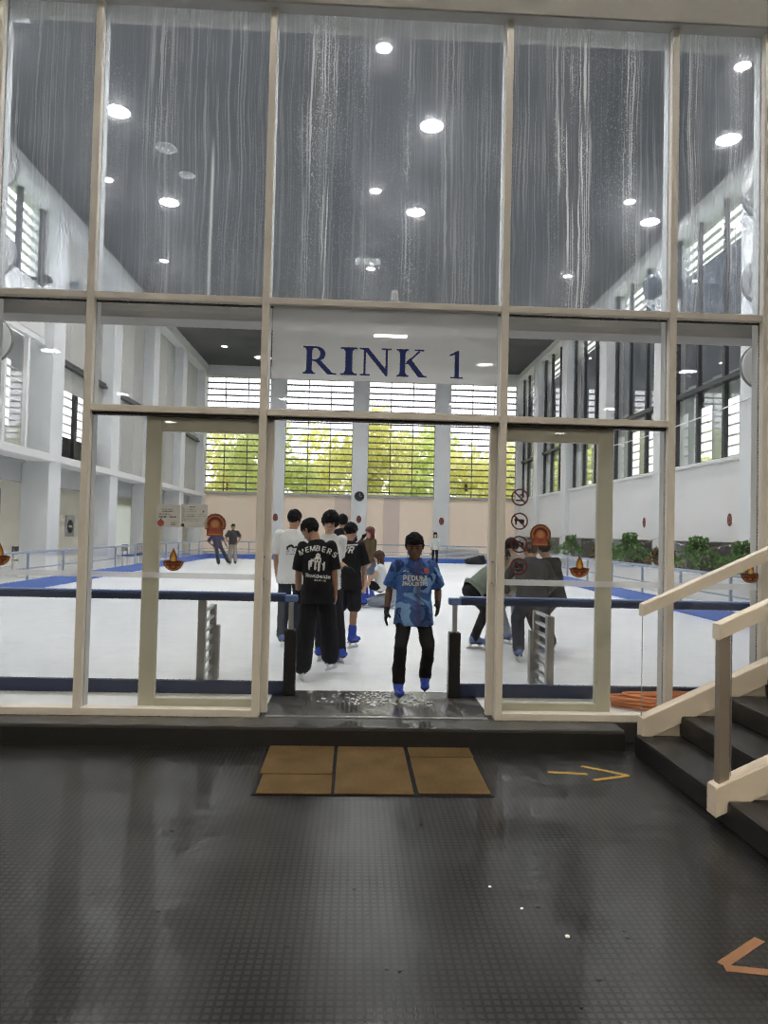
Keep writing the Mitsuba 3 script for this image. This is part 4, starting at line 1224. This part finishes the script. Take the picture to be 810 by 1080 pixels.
arc = unary_union([tr(rot(text_poly(ch, .055), -a * 1.3), .0062 * a * 1.25, .02 - .00011 * a * a) for ch, a in zip('MEMBERS', np.linspace(-21, 21, 7))])
grp = unary_union([affinity.scale(Point(0, .085).buffer(.03), .8, 1)] + [sbox(-.035, .02, .035, .07), sbox(-.03, -.06, -.008, .02), sbox(.008, -.07, .03, .02), sbox(-.095, -.03, -.055, .035), sbox(-.09, -.065, -.075, -.03), sbox(.06, -.06, .078, .03), sbox(-.075, .025, -.04, .05), sbox(.04, .0, .07, .012)])
grp = grp.difference(unary_union([Point(-.008, .092).buffer(.006), Point(.01, .092).buffer(.006), sbox(-.02, .035, -.005, .05), sbox(.01, .03, .02, .06)]))
person('young man in black T-shirt with large white back print and wide trousers, head bowed', (-.60, 1.55), -4, 1.615,
       ((.13, .27, .0, 25), (-.13, -.12, .0, -20)),
       ((.19, .06, .80, .4, -1, 0, 'bare'), (-.225, .12, .83, -.4, -1, 0, 'glove')),
       dict(skin='s_tan', top='c_black', ease=.012, build=.90, hem=-.17, flare=.012, sleeve=.92, sleeve_r=.070, bottom='trousers', bottom_color='c_black_soft', knee_r=.100, ankle_r=.108, pant_len=-.02, pfolds=.014, hair='short', folds=.010, face=True),
       lean=(-.05, .08), head=(-58, 32, -4), res=.014,
       prints=[(affinity.rotate(arc, -6, origin=(0, 0)), .02, .375, 'c_print_white', -1), (affinity.rotate(grp, -6, origin=(0, 0)), .015, .255, 'c_print_white', -1), (affinity.rotate(text_poly('Worldwide', .038), -6, origin=(0, 0)), .01, .115, 'c_print_white', -1), (affinity.rotate(text_poly('SKATE CLUB', .014), -6, origin=(0, 0)), .04, .08, 'c_print_white', -1)])

blot = unary_union([affinity.rotate(affinity.scale(Point(0, 0).buffer(1), .032, .014), 35).buffer(0), tr(affinity.rotate(affinity.scale(Point(0, 0).buffer(1), .034, .014), -40), .04, -.004), tr(sbox(-.012, -.012, .012, .014), .085, -.012), tr(sbox(-.01, -.03, .01, .01), -.03, -.02)])
dots = unary_union([sbox(x, z, x + .012, z + .010) for x, z in ((-.05, .0), (-.03, .012), (-.052, -.03), (-.03, -.03), (-.01, -.032), (.01, -.03), (.022, -.028), (.04, -.03), (-.02, .0), (.05, .01), (.03, .022))])
person('tall young man in white T-shirt with dark back print, back turned, leftmost skater', (-1.05, 3.6), -4, 1.745,
       ((.09, .05, .0, 10), (-.11, -.03, .0, -12)),
       ((.24, .02, .82, .9, -.6, 0, 'bare'), (-.21, .03, .84, -.9, -.6, 0, 'bare')),
       dict(skin='s_tan', top='c_white', build=.95, ease=.024, hem=-.16, flare=.015, sleeve=.90, sleeve_r=.076, bottom='trousers', bottom_name='trousers', bottom_color='c_dark_denim', knee_r=.08, ankle_r=.068, hair='short', folds=.009, skate='k_blue_pale', face=False),
       head=(12, 12, 0), res=.017, prints=[(blot, -.02, .335, 'c_black', -1), (dots, -.01, .255, 'c_black', -1)])

person('smiling person with thick black bowl haircut in white top, reaching out gloved hand', (-.53, 2.6), 176, 1.69,
       ((.05, -.02, .0, 15), (-.16, .10, .0, -30)),
       ((.28, .05, .84, .9, -.5, 0, 'bare'), (-.25, .14, 1.10, .35, -.5, -.9, 'glove', (-.6, .0, -.25))),
       dict(skin='s_light', top='c_white', ease=.010, build=.90, hem=-.12, sleeve=.75, sleeve_r=.056, bottom='trousers', bottom_color='c_black_soft', knee_r=.085, ankle_r=.09, hair='bowl', smile=True, folds=.007, curl=.3),
       head=(-2, 6, -6), res=.014)

logo = unary_union([affinity.skew(text_poly('WR', .085), xs=18), affinity.rotate(sbox(-.12, .095, .14, .112), 4)]).difference(sbox(.3, 0, .4, .1))
person('skater in black T-shirt with slanted white back print and black shorts', (-.30, 3.55), -6, 1.585,
       ((.075, -.02, .0, 30), (-.11, .10, .0, -10)),
       ((.20, .16, .86, .9, -.7, 0, 'bare'), (-.22, .12, .86, -.9, -.6, 0, 'bare')),
       dict(skin='s_tan', top='c_black', build=.95, ease=.022, hem=-.15, flare=.016, sleeve=.95, sleeve_r=.074, bottom='shorts', bottom_color='c_black_soft', short_len=.95, pant_ease=.02, hair='short', folds=.009, face=False),
       head=(14, 22, 0), res=.017, prints=[(logo, -.01, .345, 'c_print_white', -1)])

person('tall skater in dark clothes mostly hidden behind the smiling person', (-.47, 8.3), 10, 1.80,
       ((.10, .05, .0, 15), (-.10, -.03, .0, -12)), ((.24, .05, .86, .9, -.6, 0, 'bare'), (-.24, .05, .86, -.9, -.6, 0, 'bare')),
       dict(skin='s_tan', top='c_black', ease=.03, hem=-.12, bottom='trousers', bottom_color='c_dark_denim', hair='fringe', face=False), res=.026)

person('woman with long red hair, brown top and denim skirt holding a hand to her mouth', (.13, 10.0), 120, 1.56,
       ((.09, .02, .0, 8), (-.09, -.02, .0, -8)), ((.06, .17, 1.40, .6, .2, -.8, 'glove', (0, -.3, .5)), (-.20, .12, .86, -.9, -.4, 0, 'bare')),
       dict(skin='s_light', top='c_brown', ease=.014, hem=-.02, sleeve=1.92, bottom='skirt', bottom_color='c_denim', short_len=.80, hair='long', hair_color='h_red', hair_len=.30), res=.022)

person('seated woman with long dark hair and white top on a skating aid', (.28, 8.75), 78, 1.58,
       ((-.05, .40, .0, 20, 10), (-.24, .24, .0, 10, 10)), ((.16, .30, .48, .5, -.6, -.4, 'bare'), (-.15, .26, .46, -.6, -.5, -.3, 'bare')),
       dict(skin='s_light', top='c_white', ease=.018, hem=-.06, sleeve=.35, bottom='shorts', bottom_color='c_black', short_len=.45, hair='long', hair_color='h_brown', hair_len=.28, face=True),
       hipz=.40, hipxy=(0, -.05), lean=(0, .02), head=(-6, 4, 0), res=.022, poles=((.3, .6, 1), (-.3, .6, 1)))

person('distant woman with long dark hair, pale cardigan and black trousers at the far end', (3.60, 27.9), 172, 1.50,
       ((.09, .02, .0, 8), (-.09, -.02, .0, -8)), ((.22, .16, .70, .8, -.6, 0, 'bare'), (-.20, .12, .74, -.8, -.6, 0, 'bare')),
       dict(skin='s_light', top='c_offwhite', ease=.02, hem=-.12, sleeve=1.9, bottom='trousers', bottom_color='c_black', hair='long', hair_len=.25, skate='k_black', face=False), res=.034)

person('crouching skater in a grey green top bending forward half behind the right door edge', (1.57, 3.5), -72, 1.66,
       ((.02, .03, .0, 5, 5), (-.16, -.10, .0, -5, 5)), ((.26, .50, .82, .5, -.3, -.6, 'bare'), (-.20, .46, .84, -.5, -.3, -.6, 'bare')),
       dict(skin='s_tan', top='c_olive', ease=.028, hem=.06, sleeve=1.0, sleeve_r=.075, bottom='trousers', bottom_color='c_black', knee_r=.075, ankle_r=.062, skate='k_blue_pale', hair='short', face=False, collar='c_white'),
       hipz=.80, hipxy=(.0, -.24), lean=(0, 1.35), head=(0, -20, 0), res=.018, poles=((.1, 1, .2), (-.1, 1, .2)))

person('person in a grey jacket leaning into the huddle behind the right glass, leftmost of it', (2.06, 4.15), 15, 1.62,
       ((.10, .03, .0, 10), (-.10, -.05, .0, -10)), ((.26, .34, .86, .8, -.4, -.3, 'bare'), (-.2, .34, .82, -.8, -.4, -.3, 'bare')),
       dict(skin='s_tan', top='c_khaki', ease=.03, hem=-.08, sleeve=1.9, bottom='trousers', bottom_color='c_pale_jean', hair='fringe', skate='k_blue_pale', face=True),
       hipz=.80, hipxy=(0, -.1), lean=(0, .45), head=(60, 24, 0), res=.018)

person('skater in a dark jacket bent over behind the front rail, back turned', (1.97, 2.78), -8, 1.64,
       ((.20, .10, .0, 20), (-.14, -.08, .0, -8)), ((.24, .36, .82, .8, -.4, -.3, 'bare'), (-.26, .34, .82, -.8, -.4, -.3, 'bare')),
       dict(skin='s_tan', top='c_jacket', top_name='jacket', ease=.030, hem=-.14, sleeve=1.9, bottom='trousers', bottom_color='c_dark_denim', knee_r=.088, ankle_r=.078, pant_len=-.05, hair='short', hair_color='h_brown', skate='k_blue_pale', face=False),
       hipz=.80, hipxy=(0, -.16), lean=(0.02, .62), head=(0, 8, 0), res=.016)

person('skater in a black jacket at the right of the huddle, head turned in profile', (2.36, 3.42), 30, 1.58,
       ((.10, .03, .0, 10), (-.12, -.05, .0, -10)), ((.24, .26, .80, .8, -.4, -.3, 'bare'), (-.2, .30, .84, -.8, -.4, -.3, 'bare')),
       dict(skin='s_tan', top='c_black', top_name='jacket', ease=.036, hem=-.14, sleeve=1.9, bottom='trousers', bottom_color='c_jacket', knee_r=.085, ankle_r=.08, hair='short', skate='k_black', face=True),
       hipz=.76, hipxy=(0, -.1), lean=(-.05, .22), head=(30, 12, 0), res=.018)

person('distant skater leaning sideways in a plum top behind the ornament sticker', (-5.72, 23.8), 200, 1.52,
       ((.12, .02, .0, 10), (-.30, -.02, .0, -8)), ((.40, .06, .86, .8, -.4, 0, 'glove'), (-.22, .06, .80, -.8, -.4, 0, 'glove')),
       dict(skin='s_tan', top='c_plum', ease=.025, hem=-.1, sleeve=1.0, bottom='trousers', bottom_color='c_dark_denim', knee_r=.085, ankle_r=.08, hair='short', skate='k_black', face=False),
       hipxy=(.16, 0), hipz=.84, lean=(.22, 0), res=.032)
person('distant skater with two hair buns in a dark top and pale trousers', (-5.42, 24.7), 180, 1.66,
       ((.09, .02, .0, 8), (-.12, -.02, .0, -8)), ((.18, .2, 1.02, .8, -.4, 0, 'bare'), (-.22, .10, .98, -.8, -.4, 0, 'bare')),
       dict(skin='s_tan', top='c_jacket', ease=.025, hem=-.08, sleeve=.9, bottom='trousers', bottom_color='c_khaki', knee_r=.085, ankle_r=.08, hair='bun', skate='k_black', face=False), res=.032)


# ------------------------------------------------------------------ skating aids, covers, plants, fittings
def seal(lab, x, y, yaw, s=1.0, mat='m_plastic_grey'):
    t = thing('skating_aid', lab, 'skating aid')
    R = trimesh.transformations.translation_matrix((x, y, .163)) @ trimesh.transformations.rotation_matrix(math.radians(yaw), [0, 0, 1])
    b = union([hullm([ball((0, -.38, .12), .10), ball((.0, -.1, .17), .17), ball((0, .12, .19), .19), ball((0, .2, .2), .17)]), hullm([ball((0, .22, .2), .17), ball((0, .32, .36), .13), ball((0, .36, .48), .13)]), cap((0, .42, .45), (0, .5, .43), .08, .05), hullm([ball((0, -.4, .1), .06), ball((.16, -.56, .06), .05), ball((-.16, -.56, .06), .05)]), hullm([ball((.14, .2, .12), .06), ball((.32, .06, .05), .04)]), hullm([ball((-.14, .2, .12), .06), ball((-.32, .06, .05), .04)])])
    m = finish(b.scale([s, s, s]), .03, 5); m.apply_transform(R)
    part('body', ply(m, mat, smooth=50), t)
    h = _tube(np.array([(.16, .24, .52), (.20, .22, .60), (.1, .2, .64), (-.1, .2, .64), (-.20, .22, .60), (-.16, .24, .52)]) * s, .018, 8); h.apply_transform(R)
    part('handle', ply(h, 'm_steel', smooth=True), t)
    return t


seal('grey blue plastic skating aid under the seated woman', .42, 8.72, -95, .85)
seal('pale grey skating aid in front of the distant woman', 2.72, 27.6, 185, 1.0, 'm_plastic_clear')

t = thing('folded_cover', 'long folded grey white sheet heaped behind the far barrier', 'cover')
for k, (x0, x1, z) in enumerate(((3.4, 8.6, .62), (3.9, 8.2, .80), (4.2, 6.6, .95))):
    pts = [(x, 32.9 + .05 * k + .05 * math.sin(x * 3 + k), .34 + .22 * k + .04 * math.sin(x * 2.3 + k)) for x in np.linspace(x0, x1, 14)]
    part('fold', ply(_tube(np.array(pts), [.14 + .05 * math.sin(3.1 * i / 13) for i in range(14)], 10), 'm_tarp', smooth=True), t)
whole('folded_sheet', ply(_tube(np.array([(x, 33.0, .33 + .02 * math.sin(3 * x)) for x in np.linspace(-7.2, 2.9, 26)]), .15, 9), 'm_tarp', smooth=True), 'long grey rolled sheet lying along the far wall', 'cover')
whole('dark_bag', ply(finish(hullm([ball((5.6, 30.6, .32), .15), ball((6.4, 30.6, .30), .14), ball((6.2, 30.6, .48), .16), ball((6.4, 30.6, .55), .10)]), .06, 4, .02), 'm_black', smooth=50), 'dark bag slumped on the ice at the far barrier by the door edge', 'bag')
t = thing('wall_clock', 'round black clock on the far wall column', 'clock')
R = trimesh.transformations.translation_matrix((-.02, HY1 - .25, 3.82)) @ trimesh.transformations.rotation_matrix(PI / 2, [1, 0, 0])
cl = lathe([(.02, 0), (.27, 0), (.29, .03), (.27, .06), (.02, .06)], 28); cl.apply_transform(R)
part('case', ply(cl, 'm_black', smooth=40), t)
part('hand', ply(cat([bx(-.03, -.01, HY1 - .325, HY1 - .312, 3.82, 4.0), bx(-.02, .11, HY1 - .325, HY1 - .312, 3.81, 3.83)]), 'm_white'), t)


def emblem(lab, x, y, z, face, sc):
    c_ = lambda r: Point(0, 0).buffer(r, quad_segs=5)
    layers = [(affinity.scale(c_(1), .12, .18), (.17, .05, .04)), (affinity.scale(c_(1), .07, .11), (.24, .13, .09)), (affinity.scale(c_(1), .035, .07), (.12, .03, .03))]
    ms, cols = [], []
    for i, (g, cc) in enumerate(layers):
        m = flat(affinity.scale(g, sc, sc, origin=(0, 0)), i * .004, .01); ms.append(m); cols.append(np.tile(cc, (len(m.vertices), 1)))
    m = cat(ms); m.apply_transform(trimesh.transformations.rotation_matrix(PI / 2, [1, 0, 0]))
    if face == 'x': m.apply_transform(trimesh.transformations.rotation_matrix(-PI / 2, [0, 0, 1]))
    m.apply_translation((x, y, z))
    whole('wall_emblem', ply(m, 'm_vcol', color=np.vstack(cols)), lab, 'wall ornament', 'red ornaments on the hall walls')


emblem('small red ornament on the far column under the clock', -.02, HY1 - .252, 2.45, 'y', 1.25)
emblem('small red ornament on the far column right of the clock column', 4.9, HY1 - .252, 2.45, 'y', 1.25)
emblem('small red ornament on the far column left of the clock column', -4.95, HY1 - .252, 2.45, 'y', 1.25)
emblem('small dark red ornament on the right wall panel, the one nearer the glass front', 9.598, 12.35, 2.25, 'x', .95)
emblem('small dark red ornament on the right wall panel, the one farther from the glass front', 9.598, 17.9, 2.25, 'x', .95)
t = thing('wall_sign', 'dark square sign with a round mark on the cream aisle wall at the left', 'sign')
part('board', ply(bx(-13.0, -12.97, 26.0, 26.95, 1.2, 2.15), 'm_grey'), t)
sg_ = lathe([(.02, 0), (.3, 0), (.3, .02), (.02, .02)], 24); sg_.apply_transform(trimesh.transformations.rotation_matrix(PI / 2, [0, 1, 0])); sg_.apply_translation((-12.97, 26.47, 1.65))
part('mark', ply(sg_, 'm_black'), t)
part('bar', ply(bx(-12.95, -12.945, 26.28, 26.66, 1.6, 1.7), 'm_white'), t)
t = thing('patio_heater', 'slim grey stand with a flared top in front of the bright left doorway', 'stand')
part('pole', ply(_tube(np.array([(-10.9, 29.5, .15), (-10.9, 29.5, 1.5)]), .09, 12), 'm_dull_steel', smooth=40), t)
cn = lathe([(.02, 0), (.16, .0), (.28, .25), (.28, .3), (.02, .3)], 20); cn.apply_translation((-10.9, 29.5, 1.5))
part('top', ply(cn, 'm_dull_steel', smooth=40), t)
struct('door_3', ply(pane_x(32.6, 35.4, .15, 2.9, -13.08), 'm_film_white'), 'white frosted bright doorway at the end of the left aisle')
for k, (y0, y1) in enumerate(((16.4, 18.1), (18.2, 20.0))):
    struct('trim_4', ply(cat([bx(-12.99, -12.9, y0, y0 + .09, .15, 2.9), bx(-12.99, -12.9, y1 - .09, y1, .15, 2.9), bx(-12.99, -12.9, y0, y1, 2.85, 2.95)]), 'm_grey'), 'grey door frame on the cream aisle wall')
for k, (y, lab) in enumerate(((17.0, 'grey aisle seat unit behind the left barrier, nearest to the glass'), (22.5, 'dark chair stack behind the left barrier beside the door pane'), (24.4, 'dark frame stand behind the left barrier, farthest one'))):
    t = thing('aisle_stand', lab, 'stand')
    x = -9.0 if k else -10.6
    for dx in (-.25, .25):
        for dy in (-.3, .3):
            part('leg', ply(bx(x + dx - .02, x + dx + .02, y + dy - .02, y + dy + .02, .15, .95), 'm_dull_steel'), t)
    part('seat', ply(rb(x - .28, x + .28, y - .33, y + .33, .55, .60, .01), 'm_dark'), t)
    part('back', ply(rb(x - .28, x - .24, y - .33, y + .33, .75, 1.0, .01), 'm_dark'), t)


def plant(lab, x, y, z, r, h, n, mat, seed):
    g = np.random.default_rng(seed)
    t = thing('potted_shrub', lab, 'plant', 'shrubs in the right planter')
    stems = []
    Vs, Fs = [], []
    for k in range(int(n * .6)):
        a, rr = g.random() * 2 * PI, r * math.sqrt(g.random())
        zz = h * (.18 + .82 * g.random() ** .8)
        rr *= math.sin(min(1, zz / h * 1.15 + .12) * PI) * .75 + .3
        c = np.array([x - .12 + rr * .8 * math.cos(a), y + rr * 1.25 * math.sin(a), z + zz])
        d = nrm(g.normal(size=3) + np.array([math.cos(a), math.sin(a), .3]))
        u = nrm(np.cross(d, g.normal(size=3)))
        L, W = .10 + .05 * g.random(), .035 + .02 * g.random()
        i = len(Vs)
        Vs += [c, c + d * L * .5 + u * W, c + d * L - np.array([0, 0, .02]), c + d * L * .5 - u * W]
        Fs += [[i, i + 1, i + 2], [i, i + 2, i + 3]]
    part('leaves', ply(trimesh.Trimesh(np.array(Vs), Fs, process=False), mat), t, kind='stuff')
    for k in range(7):
        a = g.random() * 6.28
        stems.append(_tube(np.array([(x, y, z - .02), (x + r * .3 * math.cos(a), y + r * .3 * math.sin(a), z + h * .45), (x + r * .6 * math.cos(a), y + r * .7 * math.sin(a), z + h * .85)]), .010, 5))
    part('stems', ply(cat(stems), 'm_bark'), t)


pls = [(8.95, 10.3, .62, .85, 700, 'm_plant'), (9.0, 12.6, .70, .95, 900, 'm_plant'), (8.95, 14.2, .4, .55, 350, 'm_plant_red'), (9.05, 15.3, .4, .6, 350, 'm_plant_red'), (8.95, 17.2, .70, 1.05, 1000, 'm_plant'), (9.0, 19.3, .45, .7, 400, 'm_plant'), (9.0, 20.6, .35, .6, 300, 'm_plant_red'), (8.95, 23.6, .65, .95, 700, 'm_plant'), (9.0, 28.0, .65, 1.0, 700, 'm_plant'), (9.0, 30.5, .5, .8, 400, 'm_plant')]
for i, (x, y, r, h, n, mt) in enumerate(pls):
    plant(('bushy green' if mt == 'm_plant' else 'low reddish green') + f' shrub in the right planter kerb, {ORD[i]} from the glass', x, y, .78, r, h, n, mt, 100 + i)
# cable and string of small bulbs on the right wall
whole('wall_cable', ply(_tube(np.array([(9.38, y, 5.15 - .008 * (y - 10) + .25 * ((y - 15.5) / 6) ** 2 * .6) for y in np.linspace(9.5, 21.5, 20)]), .018, 6), 'm_white'), 'thin white cable slung across the right wall windows', 'cable')
t = thing('bulb_string', 'thin sagging string of small pale bulbs along the right wall', 'string light')
P_ = np.array([(9.37, y, 1.78 - .30 * abs(math.sin((y - 10.8) / 5.25 * PI))) for y in np.linspace(8, 30, 120)])
part('wire', ply(_tube(P_, .008, 5), 'm_wire'), t)
bl_ = ply(trimesh.creation.icosphere(1, .022), 'm_bulb', smooth=True)
for k in range(0, 120, 3):
    part('bulb', {**bl_, 'to_world': T().translate((P_[k] + (0, 0, -.03)).tolist())}, t)


# ------------------------------------------------------------------ trees outside
def tree(lab, x, y, h, r, n, mat, seed, z0=-.08, group=None):
    g = np.random.default_rng(seed)
    t = thing('tree', lab, 'tree', group)
    part('trunk', ply(_tube(np.array([(x, y, z0), (x + .1, y, z0 + h * .3), (x - .1, y + .1, z0 + h * .62)]), [.2, .16, .10], 8), 'm_bark'), t)
    cl = [np.array([x, y, z0 + h * .58]) + g.normal(size=3) * np.array([r * .45, r * .45, h * .17]) for _ in range(16)]
    C = np.array(cl)[g.integers(0, 16, n)]
    un = lambda v: v / np.linalg.norm(v, axis=1, keepdims=True)
    C = C + un(g.normal(size=(n, 3))) * (r * .42 * g.random((n, 1)) ** .4)
    d = un(g.normal(size=(n, 3))); u = un(np.cross(d, g.normal(size=(n, 3))))
    L, W = .34 + .2 * g.random((n, 1)), .13 + .08 * g.random((n, 1))
    Vs = np.stack([C, C + d * L * .5 + u * W, C + d * L, C + d * L * .5 - u * W], 1).reshape(-1, 3)
    i = np.arange(n)[:, None] * 4
    F = np.hstack([i, i + 1, i + 2, i, i + 2, i + 3]).reshape(-1, 3)
    part('foliage', ply(trimesh.Trimesh(Vs, F, process=False), mat), t, kind='stuff')


k = 0
for x in np.arange(-17, 18, 3.6):
    tree(f'pale yellow green tree seen through the far wall louvres, {ORD[k]} from the left', x + rng.uniform(-.6, .6), (44 if k % 2 else 50.5) + rng.uniform(-.4, .4), (0 if k % 2 else .9) + 9.2 + rng.uniform(-1.2, 1.0) + (1.4 if x < -5 else 0), 3.0, 2600, 'm_leaf_far' if k % 3 else 'm_leaf_far_2', 300 + k, group='trees beyond the far wall')
    k += 1
for s in (-1, 1):
    for j, y in enumerate((8, 14.5, 21, 28, 35)):
        tree('green tree outside the %s wall windows, %s from the glass front' % ('left' if s < 0 else 'right', ORD[j]), s * 21 + rng.uniform(-1, 1), y, 7.6 + rng.uniform(-.5, .8), 2.4, 1500, 'm_leaf_far_2' if (k % 2) else 'm_leaf_far', 400 + k, group='trees beyond the %s wall' % ('left' if s < 0 else 'right'))
        k += 1
